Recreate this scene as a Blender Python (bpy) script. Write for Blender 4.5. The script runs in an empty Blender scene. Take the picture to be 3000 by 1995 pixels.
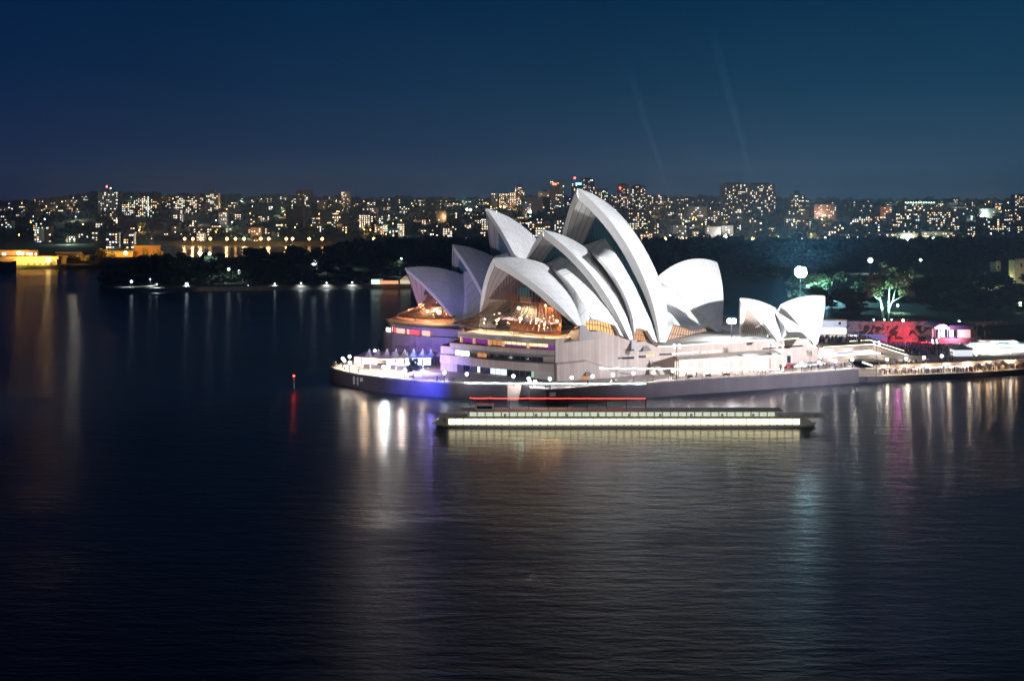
import bpy, math, random
import numpy as np
from mathutils import Vector, Matrix
random.seed(7); rng = np.random.default_rng(7)
sc = bpy.context.scene
C = sc.collection
R_ = math.radians
# ---------------------------------------------------------------- camera
FPX, HY, CH = 3500.0, 600.0, 61.0          # focal length and horizon row in photo pixels, eye height in metres
cam = bpy.data.cameras.new('camera'); cam.lens = 42.0; cam.sensor_width = 36.0
cam.shift_y = -0.1325; cam.clip_start = 1.0; cam.clip_end = 30000.0
camo = bpy.data.objects.new('camera', cam); C.objects.link(camo)
camo.location = (0, 0, CH); camo.rotation_euler = (R_(90), 0, 0); sc.camera = camo
# ---------------------------------------------------------------- sky and exposure
sc.view_settings.view_transform = 'Standard'; sc.view_settings.look = 'None'
sc.view_settings.exposure = 0.0; sc.view_settings.gamma = 1.0
sc.cycles.max_bounces = 6; sc.cycles.diffuse_bounces = 2; sc.cycles.glossy_bounces = 4
sc.cycles.transmission_bounces = 4; sc.cycles.transparent_max_bounces = 12; sc.cycles.volume_bounces = 0
sc.cycles.sample_clamp_indirect = 3.0; sc.cycles.caustics_reflective = False; sc.cycles.caustics_refractive = False
sc.cycles.use_denoising = True
world = bpy.data.worlds.new('World'); sc.world = world; world.use_nodes = True
nt = world.node_tree; nt.nodes.clear()
def N(nt, t, **k):
    n = nt.nodes.new(t)
    for a, b in k.items(): setattr(n, a, b)
    return n
def L(nt, a, b): nt.links.new(a, b)
tc = N(nt, 'ShaderNodeTexCoord'); sp = N(nt, 'ShaderNodeSeparateXYZ'); L(nt, tc.outputs['Generated'], sp.inputs[0])
def ramp(nt, pts, inp):
    r = N(nt, 'ShaderNodeValToRGB'); cr = r.color_ramp
    while len(cr.elements) < len(pts): cr.elements.new(0.5)
    for e, (p, c) in zip(cr.elements, pts): e.position = p; e.color = (*c, 1)
    L(nt, inp, r.inputs[0]); return r
# night sky over a lit city: glow near the horizon, more of it towards the right
def mapr(nt, inp, a, b, c=0.0, d=1.0):
    m = N(nt, 'ShaderNodeMapRange'); m.inputs[1].default_value = a; m.inputs[2].default_value = b
    m.inputs[3].default_value = c; m.inputs[4].default_value = d; L(nt, inp, m.inputs[0]); return m.outputs[0]
el = mapr(nt, sp.outputs[2], 0.0, 0.5)
rl = ramp(nt, [(0.0, (.013, .022, .064)), (0.06, (.012, .024, .071)), (0.2, (.0035, .018, .060)), (0.36, (.0007, .0136, .055)), (0.7, (.0005, .0055, .034)), (1.0, (.0002, .002, .012))], el)
rr = ramp(nt, [(0.0, (.033, .074, .130)), (0.06, (.031, .076, .132)), (0.2, (.009, .046, .094)), (0.36, (.002, .031, .074)), (0.7, (.002, .022, .062)), (1.0, (.0004, .005, .020))], el)
az = mapr(nt, sp.outputs[0], -0.38, 0.42)
mx = N(nt, 'ShaderNodeMixRGB'); L(nt, az, mx.inputs[0]); L(nt, rl.outputs[0], mx.inputs[1]); L(nt, rr.outputs[0], mx.inputs[2])
nz = N(nt, 'ShaderNodeTexNoise'); nz.inputs['Scale'].default_value = 4.0; nz.inputs['Detail'].default_value = 4
L(nt, tc.outputs['Generated'], nz.inputs['Vector'])
nv = mapr(nt, nz.outputs['Fac'], 0.2, 0.8, 0.9, 1.1)
hs = N(nt, 'ShaderNodeVectorMath', operation='SCALE'); L(nt, mx.outputs[0], hs.inputs[0]); L(nt, nv, hs.inputs[3])
bg = N(nt, 'ShaderNodeBackground'); bg.inputs[1].default_value = 1.0; L(nt, hs.outputs[0], bg.inputs[0])
wo = N(nt, 'ShaderNodeOutputWorld'); L(nt, bg.outputs[0], wo.inputs[0])
# ---------------------------------------------------------------- pixel -> place helpers
def W(px, py, z):                          # the place at height z seen at photo pixel (px, py)
    Y = FPX * (CH - z) / (py - HY); return Vector(((px - 1500) * Y / FPX, Y, z))
def WD(px, py, Y):                         # the place at distance Y seen at photo pixel (px, py)
    return Vector(((px - 1500) * Y / FPX, Y, CH - (py - HY) * Y / FPX))
def XD(px, Y): return (px - 1500) * Y / FPX
# ---------------------------------------------------------------- materials
MATS = {}
def mat(name, col=(.5, .5, .5), rough=.7, metal=0, emit=None, es=0, noise=None, bump=None, sample=True, spec=None, trans=0, alpha=None):
    if name in MATS: return MATS[name]
    m = bpy.data.materials.new(name); m.use_nodes = True; t = m.node_tree
    b = t.nodes['Principled BSDF']; b.inputs['Base Color'].default_value = (*col, 1)
    b.inputs['Roughness'].default_value = rough; b.inputs['Metallic'].default_value = metal
    if spec is not None: b.inputs['Specular IOR Level'].default_value = spec
    if trans: b.inputs['Transmission Weight'].default_value = trans
    if emit: b.inputs['Emission Color'].default_value = (*emit, 1); b.inputs['Emission Strength'].default_value = es
    if noise:                              # (scale, amount[, (sx,sy,sz)])
        tcn = N(t, 'ShaderNodeTexCoord'); mp = N(t, 'ShaderNodeMapping')
        if len(noise) > 2: mp.inputs['Scale'].default_value = noise[2]
        L(t, tcn.outputs['Object'], mp.inputs[0])
        n = N(t, 'ShaderNodeTexNoise'); n.inputs['Scale'].default_value = noise[0]; n.inputs['Detail'].default_value = 5
        L(t, mp.outputs[0], n.inputs['Vector'])
        r = N(t, 'ShaderNodeValToRGB'); a = noise[1]
        r.color_ramp.elements[0].position = .3; r.color_ramp.elements[1].position = .7
        r.color_ramp.elements[0].color = (*[c * (1 - a) for c in col], 1); r.color_ramp.elements[1].color = (*[min(1, c * (1 + a)) for c in col], 1)
        L(t, n.outputs['Fac'], r.inputs[0]); L(t, r.outputs[0], b.inputs['Base Color'])
        if bump:
            bp = N(t, 'ShaderNodeBump'); bp.inputs['Strength'].default_value = bump; bp.inputs['Distance'].default_value = .3
            L(t, n.outputs['Fac'], bp.inputs['Height']); L(t, bp.outputs[0], b.inputs['Normal'])
    if not sample: m.cycles.emission_sampling = 'NONE'
    MATS[name] = m; return m
def glow(name, col, s, sample=True):
    if name in MATS: return MATS[name]
    m = bpy.data.materials.new(name); m.use_nodes = True; t = m.node_tree; t.nodes.clear()
    e = N(t, 'ShaderNodeEmission'); e.inputs[0].default_value = (*col, 1); e.inputs[1].default_value = s
    o = N(t, 'ShaderNodeOutputMaterial'); L(t, e.outputs[0], o.inputs[0])
    if not sample: m.cycles.emission_sampling = 'NONE'
    MATS[name] = m; return m
def panelled(name, col, w, amt=.35, rough=.75, hline=None):
    """cladding panels: thin dark upright joints every w metres along the wall, weathered tone from panel to panel"""
    m = bpy.data.materials.new(name); m.use_nodes = True; t = m.node_tree; b = t.nodes['Principled BSDF']
    b.inputs['Roughness'].default_value = rough
    uv = N(t, 'ShaderNodeUVMap'); s = N(t, 'ShaderNodeSeparateXYZ'); L(t, uv.outputs[0], s.inputs[0])
    d = N(t, 'ShaderNodeMath', operation='DIVIDE'); L(t, s.outputs[0], d.inputs[0]); d.inputs[1].default_value = w
    fr = N(t, 'ShaderNodeMath', operation='FRACT'); L(t, d.outputs[0], fr.inputs[0])
    lt = N(t, 'ShaderNodeMath', operation='LESS_THAN'); L(t, fr.outputs[0], lt.inputs[0]); lt.inputs[1].default_value = .1
    fl = N(t, 'ShaderNodeMath', operation='FLOOR'); L(t, d.outputs[0], fl.inputs[0])
    wn = N(t, 'ShaderNodeTexWhiteNoise', noise_dimensions='1D'); L(t, fl.outputs[0], wn.inputs['W'])
    tcn = N(t, 'ShaderNodeTexCoord'); nn = N(t, 'ShaderNodeTexNoise'); nn.inputs['Scale'].default_value = .25; nn.inputs['Detail'].default_value = 6
    L(t, tcn.outputs['Object'], nn.inputs['Vector'])
    a1 = N(t, 'ShaderNodeMath', operation='MULTIPLY_ADD'); L(t, wn.outputs[0], a1.inputs[0]); a1.inputs[1].default_value = .22; a1.inputs[2].default_value = .72
    a2 = N(t, 'ShaderNodeMath', operation='MULTIPLY_ADD'); L(t, nn.outputs[0], a2.inputs[0]); a2.inputs[1].default_value = .4; L(t, a1.outputs[0], a2.inputs[2])
    j = N(t, 'ShaderNodeMath', operation='MULTIPLY_ADD'); L(t, lt.outputs[0], j.inputs[0]); j.inputs[1].default_value = -amt; L(t, a2.outputs[0], j.inputs[2])
    v = N(t, 'ShaderNodeVectorMath', operation='SCALE'); v.inputs[0].default_value = col; L(t, j.outputs[0], v.inputs[3])
    L(t, v.outputs[0], b.inputs['Base Color']); MATS[name] = m; return m
def leafy(name, c1, c2):
    m = bpy.data.materials.new(name); m.use_nodes = True; t = m.node_tree; b = t.nodes['Principled BSDF']; b.inputs['Roughness'].default_value = .7
    b.inputs['Specular IOR Level'].default_value = .2
    tcn = N(t, 'ShaderNodeTexCoord'); n = N(t, 'ShaderNodeTexNoise'); n.inputs['Scale'].default_value = .5; n.inputs['Detail'].default_value = 3
    L(t, tcn.outputs['Object'], n.inputs['Vector'])
    r = N(t, 'ShaderNodeValToRGB'); r.color_ramp.elements[0].position = .35; r.color_ramp.elements[1].position = .65
    r.color_ramp.elements[0].color = (*c1, 1); r.color_ramp.elements[1].color = (*c2, 1)
    L(t, n.outputs[0], r.inputs[0]); L(t, r.outputs[0], b.inputs['Base Color']); MATS[name] = m; return m
# ---------------------------------------------------------------- mesh helpers
class MB:
    def __init__(s): s.v = []; s.f = []; s.m = []; s.uv = []
    def add(s, vs, fs, mi=0, uvs=None):
        o = len(s.v); s.v += [tuple(v) for v in vs]
        for k, f in enumerate(fs):
            s.f.append(tuple(i + o for i in f)); s.m.append(mi)
            s.uv.append(uvs[k] if uvs else None)
        return s
    def box(s, c, d, rz=0, mi=0):
        cx, cy, cz = c; a, b, h = d[0] / 2, d[1] / 2, d[2] / 2; co, si = math.cos(rz), math.sin(rz)
        vs = [(cx + x * co - y * si, cy + x * si + y * co, cz + z) for z in (-h, h) for x, y in ((-a, -b), (a, -b), (a, b), (-a, b))]
        return s.add(vs, [(3, 2, 1, 0), (4, 5, 6, 7), (0, 1, 5, 4), (1, 2, 6, 5), (2, 3, 7, 6), (3, 0, 4, 7)], mi)
    def prism(s, poly, z0, z1, mi=0, cap=True, inner=None):
        """poly: plan points; z0/z1 numbers or lists per point; side UV u = metres along the outline"""
        n = len(poly); a = 0
        for i in range(n):
            p, q = poly[i], poly[(i + 1) % n]
            l = math.hypot(q[0] - p[0], q[1] - p[1]); zi = (i, (i + 1) % n)
            b0 = [z0[k] if isinstance(z0, (list, tuple)) else z0 for k in zi]; t0 = [z1[k] if isinstance(z1, (list, tuple)) else z1 for k in zi]
            s.add([(p[0], p[1], b0[0]), (q[0], q[1], b0[1]), (q[0], q[1], t0[1]), (p[0], p[1], t0[0])], [(0, 1, 2, 3)], mi,
                  [[(a, b0[0]), (a + l, b0[1]), (a + l, t0[1]), (a, t0[0])]]); a += l
        if cap:
            zt = z1 if isinstance(z1, (list, tuple)) else [z1] * n; zb = z0 if isinstance(z0, (list, tuple)) else [z0] * n
            s.add([(p[0], p[1], z) for p, z in zip(poly, zt)], [tuple(range(n))], mi)
            s.add([(p[0], p[1], z) for p, z in zip(poly, zb)], [tuple(range(n))[::-1]], mi)
        return s
    def tube(s, pts, r, n=6, mi=0, cap=True):
        pts = [Vector(p) for p in pts]; rs = r if isinstance(r, (list, tuple)) else [r] * len(pts); vs = []
        for i, p in enumerate(pts):
            d = (pts[min(i + 1, len(pts) - 1)] - pts[max(i - 1, 0)]).normalized()
            u = d.cross(Vector((0, 0, 1)))
            if u.length < .05: u = d.cross(Vector((0, 1, 0)))
            u.normalize(); w = d.cross(u)
            vs += [p + (u * math.cos(2 * math.pi * k / n) + w * math.sin(2 * math.pi * k / n)) * rs[i] for k in range(n)]
        fs = [(i * n + k, i * n + (k + 1) % n, (i + 1) * n + (k + 1) % n, (i + 1) * n + k) for i in range(len(pts) - 1) for k in range(n)]
        if cap: fs += [tuple(range(n))[::-1], tuple(range((len(pts) - 1) * n, len(pts) * n))]
        return s.add(vs, fs, mi)
    def ball(s, c, r, nu=10, nv=6, sz=1.0, mi=0):
        vs = [(c[0], c[1], c[2] + r * sz)]
        for j in range(1, nv):
            a = math.pi * j / nv
            vs += [(c[0] + r * math.sin(a) * math.cos(2 * math.pi * i / nu), c[1] + r * math.sin(a) * math.sin(2 * math.pi * i / nu), c[2] + r * sz * math.cos(a)) for i in range(nu)]
        vs.append((c[0], c[1], c[2] - r * sz)); fs = [(0, 1 + i, 1 + (i + 1) % nu) for i in range(nu)]
        for j in range(nv - 2):
            o = 1 + j * nu; fs += [(o + i, o + nu + i, o + nu + (i + 1) % nu, o + (i + 1) % nu) for i in range(nu)]
        o = 1 + (nv - 2) * nu; e = len(vs) - 1; fs += [(o + i, e, o + (i + 1) % nu) for i in range(nu)]
        return s.add(vs, fs, mi)
    def grid(s, P, mi=0, uv=None, flip=False):
        """P[i][j] points"""
        n, m = len(P), len(P[0]); vs = [p for r in P for p in r]; fs = []; us = []
        for i in range(n - 1):
            for j in range(m - 1):
                q = (i * m + j, i * m + j + 1, (i + 1) * m + j + 1, (i + 1) * m + j); fs.append(q[::-1] if flip else q)
                if uv:
                    c = [uv[i][j], uv[i][j + 1], uv[i + 1][j + 1], uv[i + 1][j]]; us.append(c[::-1] if flip else c)
        return s.add(vs, fs, mi, us if uv else None)
    def build(s, name, mats, parent=None, smooth=False, loc=None):
        me = bpy.data.meshes.new(name); root = Vector((0, 0, 0)); p = parent
        if loc is not None: root = Vector(loc)
        while p is not None: root = root + p.location; p = p.parent
        me.from_pydata([(v[0] - root[0], v[1] - root[1], v[2] - root[2]) for v in s.v], [], s.f)
        if not isinstance(mats, (list, tuple)): mats = [mats]
        for m in mats: me.materials.append(m)
        me.polygons.foreach_set('material_index', s.m)
        if smooth: me.polygons.foreach_set('use_smooth', [True] * len(s.f))
        if any(u is not None for u in s.uv):
            ul = me.uv_layers.new(name='UVMap'); flat = []
            for f, u in zip(s.f, s.uv):
                for k in range(len(f)): flat += list(u[k]) if u else [0.0, 0.0]
            ul.data.foreach_set('uv', flat)
        me.update(); o = bpy.data.objects.new(name, me); C.objects.link(o)
        if loc is not None: o.location = loc
        if parent is not None: o.parent = parent
        return o
def tag(o, label=None, cat=None, group=None, kind=None):
    if label: o['label'] = label
    if cat: o['category'] = cat
    if group: o['group'] = group
    if kind: o['kind'] = kind
    return o
def thing(name, label, cat, loc=(0, 0, 0), group=None, rz=0):
    o = bpy.data.objects.new(name, None); C.objects.link(o); o.location = loc; o.rotation_euler = (0, 0, rz)
    o.empty_display_size = .5; return tag(o, label, cat, group)
def kids(o): return KIDS.get(o.name, [])
def copytree(o, parent=None):
    c = o.copy(); C.objects.link(c)
    if parent is not None: c.parent = parent
    for ch in list(o.children): copytree(ch, c)
    return c
def lamp_light(kind, name, loc, col, power, parent=None, radius=.3, target=None, size=60, blend=.6):
    l = bpy.data.lights.new(name, kind); l.color = col; l.energy = power; l.shadow_soft_size = radius
    if kind == 'SPOT': l.spot_size = R_(size); l.spot_blend = blend
    o = bpy.data.objects.new(name, l); C.objects.link(o); root = Vector((0, 0, 0)); p = parent
    while p is not None: root = root + p.location; p = p.parent
    o.location = Vector(loc) - root
    if target is not None: o.rotation_euler = (Vector(target) - Vector(loc)).to_track_quat('-Z', 'Y').to_euler()
    if parent is not None: o.parent = parent
    return o
# ---------------------------------------------------------------- the big floodlights of the quays opposite, all out of frame
lamp_light('SPOT', 'floodlight_south', (225, 300, 46), (.94, .95, 1.0), 4.3e6, radius=2, target=(62, 420, 34), size=42, blend=.8)
lamp_light('SPOT', 'floodlight_west', (60, 90, 22), (1, .93, .90), 4.5e5, radius=3, target=(30, 415, 22), size=40)
lamp_light('SPOT', 'floodlight_north', (-120, 235, 16), (1, .97, .93), 4.6e5, radius=2, target=(-4, 440, 36), size=32)
HAZE = 1.7e-4
# ================================================================ base materials
M_water = None
CONC = mat('quay_concrete', (.30, .27, .25), .85, noise=(.4, .25), bump=.1)
PAVE = mat('paving', (.36, .31, .28), .8, noise=(.15, .2))
PINK = panelled('pink_granite_cladding', (.36, .285, .26), 1.22, .30)
SEAW = panelled('sea_wall_stone', (.055, .045, .058), 2.4, .06, .9)
DARKG = mat('dark_glass', (.012, .02, .035), .08, spec=.8)
BLACK = mat('dark_metal', (.03, .03, .035), .5, metal=.6)
WHITE = mat('white_paint', (.75, .75, .75), .5)
GREY = mat('grey_paint', (.3, .3, .31), .6)
# ================================================================ water
m = bpy.data.materials.new('harbour_water'); m.use_nodes = True; t = m.node_tree; b = t.nodes['Principled BSDF']
b.inputs['Base Color'].default_value = (.0006, .004, .016, 1); b.inputs['Roughness'].default_value = .26; b.inputs['IOR'].default_value = 1.33
tcn = N(t, 'ShaderNodeTexCoord')
def wnoise(sx, sy, sc_, det):
    mp = N(t, 'ShaderNodeMapping'); mp.inputs['Scale'].default_value = (sx, sy, 1); L(t, tcn.outputs['Object'], mp.inputs[0])
    n = N(t, 'ShaderNodeTexNoise'); n.inputs['Scale'].default_value = sc_; n.inputs['Detail'].default_value = det; n.inputs['Roughness'].default_value = .6
    L(t, mp.outputs[0], n.inputs['Vector']); return n.outputs['Fac']
n1 = wnoise(.10, .32, 1.0, 6); n2 = wnoise(.35, 1.1, 1.0, 3); n3 = wnoise(.008, .02, 1.0, 3)
ma = N(t, 'ShaderNodeMath', operation='MULTIPLY_ADD'); L(t, n2, ma.inputs[0]); ma.inputs[1].default_value = .3; L(t, n1, ma.inputs[2])
bp = N(t, 'ShaderNodeBump'); bp.inputs['Strength'].default_value = 1.0; bp.inputs['Distance'].default_value = .22
L(t, ma.outputs[0], bp.inputs['Height']); L(t, bp.outputs[0], b.inputs['Normal'])
ws_ = mapr(t, n3, .38, .62, .45, 1.0); L(t, ws_, bp.inputs['Strength']); rg = mapr(t, n3, .35, .65, .12, .2); L(t, rg, b.inputs['Roughness'])
b2 = N(t, 'ShaderNodeBsdfPrincipled'); b2.inputs['Base Color'].default_value = (.0006, .005, .02, 1); b2.inputs['Roughness'].default_value = .44; b2.inputs['IOR'].default_value = 1.33
for q_ in (b, b2): q_.inputs['Specular Tint'].default_value = (.42, .68, 1, 1); q_.inputs['Specular IOR Level'].default_value = .68
bq = N(t, 'ShaderNodeBump'); bq.inputs['Strength'].default_value = 1.0; bq.inputs['Distance'].default_value = .9; L(t, ma.outputs[0], bq.inputs['Height']); L(t, bq.outputs[0], b2.inputs['Normal']); L(t, ws_, bq.inputs['Strength']); ms = N(t, 'ShaderNodeMixShader'); ms.inputs[0].default_value = .60; L(t, b.outputs[0], ms.inputs[1]); L(t, b2.outputs[0], ms.inputs[2])
L(t, ms.outputs[0], t.nodes['Material Output'].inputs[0])
M_water = m; MATS['water'] = m
mb = MB(); mb.add([(-9000, -600, 0), (9000, -600, 0), (9000, 5200, 0), (-9000, 5200, 0)], [(0, 1, 2, 3)])
tag(mb.build('water', M_water), kind='structure')

# ================================================================ terrain across the cove
def interp(x, xs, ys): return float(np.interp(x, xs, ys))
SHX = [-1800, 284, 292, 330, 397, 540, 750, 891, 1081, 1209, 1700, 1950, 2150, 2290, 2380, 2450, 3900]
SHY = [5000, 5000, 860, 840, 824, 844, 851, 861, 871, 878, 900, 840, 700, 580, 505, 493, 493]
RX = [-600, 0, 140, 250, 330, 600, 760, 1000, 1400, 1700, 2100, 2400, 2700, 3000, 3600]
RZ = [56, 58, 66, 82, 80, 78, 76, 70, 68, 72, 72, 66, 66, 64, 64]
def shore(px): return interp(px, SHX, SHY)
def ground(px, Y):
    if px < 300 and Y > 1124 and px < 296: land = True
    elif Y > 1760: land = True
    elif Y > shore(px): land = Y < 1190 or px > 960
    else: land = False
    if not land: return -7.0
    rz = interp(px, RX, RZ)
    h = interp(Y, [400, 1250, 1760, 2000, 2300, 2700, 3200, 4300], [0, 0, .01, .2, .46, .74, 1.0, .9]) * (rz - 4)
    near = 3.0 + 6 * min(1, max(0, (Y - shore(px) - 30) / 120.))
    if px < 300 and Y < 1760: near = 3.0
    g = interp(px, [1800, 2350, 2420, 3900], [0, 0, 1, 1])
    if g > 0 and Y < 1250: near = near * (1 - g) + g * interp(Y, [490, 560, 700, 900, 1250], [11.0, 12.5, 15, 12, 6])
    if Y > 1500: near = min(near, 4)
    return near + max(0, h)
def gz(X, Y): return ground(1500 + FPX * X / Y, Y)
pxs = list(range(-1700, -200, 50)) + list(range(-200, 3300, 14)) + list(range(3300, 5000, 50)); Ys = [470 + 4 * i for i in range(15)] + [530 + 12 * i for i in range(24)] + [818 + 4 * i for i in range(20)] + [900 + 22 * i for i in range(60)] + [2230 + 60 * i for i in range(38)]
P = [[(XD(px, Y), Y, ground(px, Y)) for px in pxs] for Y in Ys]
mb = MB(); mb.grid(P)
tag(mb.build('hills', mat('dark_grass', (.035, .05, .025), .9, noise=(.02, .5)), smooth=True), kind='structure')
# shore promenade and its low sea wall round the cove
pts = [(px, shore(px) - 2.5) for px in (292, 310, 330, 360, 397, 440, 540, 640, 750, 891, 1081, 1209, 1400, 1600)]
vo = [(XD(p, Y), Y) for p, Y in pts]; vi = [(XD(p, Y + 14), Y + 14) for p, Y in pts]
mb = MB(); mb.grid([[(x, y, -2) for x, y in vo], [(x, y, 3.0) for x, y in vo]]); mb.grid([[(x, y, 3.0) for x, y in vo], [(x, y, 3.3) for x, y in vi]])
tag(mb.build('cove_sea_wall', mat('old_sandstone', (.16, .13, .10), .9, noise=(.3, .3))), 'low dark stone sea wall curving round the cove below the park lamps', 'sea wall')

# ================================================================ opera house peninsula
QZ = 4.8
q = lambda px, py, z=QZ: W(px, py, z).xy
edge = [q(969, 1076), q(985, 1083), q(1009, 1089), q(1054, 1098), q(1128, 1108), q(1202, 1114), q(1291, 1120), q(1400, 1124), q(1487, 1128)]
edge2 = [q(1552, 1137), q(1600, 1142.5), q(1640, 1140.5), q(1685, 1136), q(1786, 1129), q(1990, 1114.5), q(2200, 1101), q(2389, 1089), q(2516, 1080)]
notch = [edge[-1] + Vector((1.2, 5)), edge2[0] + Vector((-1.5, 2.2))]
quay_poly = edge + [edge[-1] + Vector((.5, 4.5)), edge2[0] + Vector((-.3, 5.5))] + edge2
back = [Vector((124, 455)), Vector((150, 520)), Vector((60, 560)), Vector((-20, 560)), Vector((-54, 520)), Vector((-55, 490)), Vector((-50.5, 462)), Vector((-52, 441)), Vector((-56.5, 432)), Vector((-60.5, 425))]
quay_poly = quay_poly + back
mb = MB(); n = len(quay_poly)
mb.add([(p.x, p.y, QZ) for p in quay_poly], [tuple(range(n))])
tag(mb.build('pavement', PAVE), kind='structure')
out = []
wallp = [Vector((-55, 490)), Vector((-50.5, 462)), Vector((-52, 441)), Vector((-56.5, 432)), Vector((-60.5, 425))] + edge + [edge[-1] + Vector((.5, 4.5)), edge2[0] + Vector((-.3, 5.5))] + edge2 + [Vector((123, 440))]
a = 0; mb = MB()
for p, r in zip(wallp[:-1], wallp[1:]):
    l = (r - p).length
    mb.add([(p.x, p.y, -3), (r.x, r.y, -3), (r.x, r.y, QZ + .02), (p.x, p.y, QZ + .02)], [(0, 1, 2, 3)], 0, [[(a, 0), (a + l, 0), (a + l, 8), (a, 8)]]); a += l
mbc = MB()
for p, r in zip(wallp[3:-2], wallp[4:-1]):
    d = (r - p).normalized(); nn = Vector((-d.y, d.x))
    mbc.add([(p.x, p.y, QZ - .35), (r.x, r.y, QZ - .35), (r.x, r.y, QZ + .22), (p.x, p.y, QZ + .22), (p.x + nn.x * .5, p.y + nn.y * .5, QZ + .22), (r.x + nn.x * .5, r.y + nn.y * .5, QZ + .22), (r.x + nn.x * .5, r.y + nn.y * .5, QZ), (p.x + nn.x * .5, p.y + nn.y * .5, QZ)],
            [(0, 1, 2, 3), (3, 2, 5, 4), (4, 5, 6, 7)])
sw = thing('sea_wall', 'tall dark sea wall round the opera house point with a step recess in its middle', 'sea wall', (14, 370, 0))
mb.build('wall', SEAW, sw); mbc.build('coping', CONC, sw)
# the sloped stair panel in the recess
e0, e1 = edge[-1], edge2[0]
mb = MB(); mb.add([(e0.x, e0.y - .1, -2), (e0.x + 3.0, e0.y - .1, -2), (e0.x + 4.4, e0.y - .1, QZ), (e0.x, e0.y - .1, QZ), (e0.x, e0.y + 3, -2), (e0.x + 3.0, e0.y + 3, -2), (e0.x + 4.4, e0.y + 3, QZ), (e0.x, e0.y + 3, QZ)],
   [(0, 1, 2, 3), (1, 5, 6, 2), (3, 2, 6, 7)]); mb.build('buttress', mat('pale_wall_panel', (.42, .33, .28), .8), sw)
mb = MB(); mb.tube([(e0.x + 5, e0.y + 3.6, .6), (e0.x + 6, e0.y + 3.6, .6), (e0.x + 9.5, e0.y + 3.4, 4.2)], .09); mb.build('handrail', WHITE, sw)
for px, py, w_, h_ in ((1037, 1108, 1.1, 2.6), (1048, 1110, .8, 2.6), (1059, 1106, 1.3, 1.2), (1619, 1149, 1.9, 1.2)):
    p = WD(px, py, 1); best = None
    for u, v in zip(wallp[:-1], wallp[1:]):                  # where that line of sight meets the wall
        dx, dy = v.x - u.x, v.y - u.y; k = (px - 1500) / FPX; den = dx - k * dy
        if abs(den) < 1e-6: continue
        s_ = (k * u.y - u.x) / den
        if 0 <= s_ <= 1:
            Yh = u.y + s_ * dy
            if best is None or Yh < best[0]: best = (Yh, math.atan2(dy, dx), (-dy, dx))
    if best:
        Y = best[0]; X = XD(px, Y); z = CH - (py + 6 - HY) * Y / FPX
        MB().box((X, Y - .12, z), (w_, .12, h_), best[1]).build('notice_panel', mat('notice_white', (.5, .5, .55), .6), sw)

# ---------------------------------------------------------------- shell mathematics: every roof is cut from one sphere
RS = 75.0
def sph_center(F, T, B, R):
    a = T - F; b = B - F; n = np.cross(a, b); n2 = n @ n
    c = F + np.cross((a @ a) * b - (b @ b) * a, n) / (2 * n2)
    h = math.sqrt(max(R * R - (c - F) @ (c - F), 1.0)); nn = n / math.sqrt(n2)
    c1, c2 = c + h * nn, c - h * nn
    return c1 if (c1[1] + c1[2]) < (c2[1] + c2[2]) else c2
def slerp(c, p, q, ts):
    a = p - c; b = q - c; om = math.acos(max(-1, min(1, a @ b / np.linalg.norm(a) / np.linalg.norm(b))))
    return [c + (math.sin((1 - t) * om) * a + math.sin(t * om) * b) / math.sin(om) for t in ts]
def ridge_pts(c, T, B, R, ts):
    r = math.sqrt(max(R * R - c[1] ** 2, 1)); a0 = math.atan2(T[2] - c[2], T[0] - c[0]); a1 = math.atan2(B[2] - c[2], B[0] - c[0])
    return [np.array([c[0] + r * math.cos(a0 + (a1 - a0) * t), 0, c[2] + r * math.sin(a0 + (a1 - a0) * t)]) for t in ts]
class Hall:
    def __init__(s, A, X0, Y0):
        s.n = np.array([-math.cos(A), -math.sin(A)]); s.m = np.array([math.sin(A), -math.cos(A)]); s.o = np.array([X0, Y0])
    def w(s, p):                                  # local (along axis to the north, across to the near side, up) -> world
        q_ = s.o + p[0] * s.n + p[1] * s.m; return (q_[0], q_[1], p[2])
    def loc(s, P):
        d = np.array([P[0], P[1]]) - s.o; return np.array([d @ s.n, d @ s.m, P[2]])
    def ray(s, px, py):
        o = s.loc((0, 0, CH)); d = s.loc(((px - 1500) / FPX, 1, CH - (py - HY) / FPX)) - o; return o, d / np.linalg.norm(d)
    def on_plane(s, px, py, w=0.0):
        o, d = s.ray(px, py); t = (w - o[1]) / d[1]; return o + t * d
    def on_sphere(s, px, py, c, R):
        o, d = s.ray(px, py); oc = o - c; b_ = oc @ d; q_ = b_ * b_ - (oc @ oc - R * R)
        return o + d * (-b_ - math.sqrt(max(q_, 0)))
MIR = np.array([1, -1, 1])
tile = bpy.data.materials.new('glazed_roof_tiles'); tile.use_nodes = True; t = tile.node_tree; b = t.nodes['Principled BSDF']
b.inputs['Roughness'].default_value = .38
uvn = N(t, 'ShaderNodeUVMap'); s_ = N(t, 'ShaderNodeSeparateXYZ'); L(t, uvn.outputs[0], s_.inputs[0])
def frac_line(inp, k, wd):
    a_ = N(t, 'ShaderNodeMath', operation='MULTIPLY'); L(t, inp, a_.inputs[0]); a_.inputs[1].default_value = k
    f_ = N(t, 'ShaderNodeMath', operation='FRACT'); L(t, a_.outputs[0], f_.inputs[0])
    l_ = N(t, 'ShaderNodeMath', operation='LESS_THAN'); L(t, f_.outputs[0], l_.inputs[0]); l_.inputs[1].default_value = wd; return l_.outputs[0]
chev = N(t, 'ShaderNodeMath', operation='PINGPONG'); mu = N(t, 'ShaderNodeMath', operation='MULTIPLY'); L(t, s_.outputs[0], mu.inputs[0]); mu.inputs[1].default_value = 1.0
L(t, mu.outputs[0], chev.inputs[0]); chev.inputs[1].default_value = .5
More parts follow.
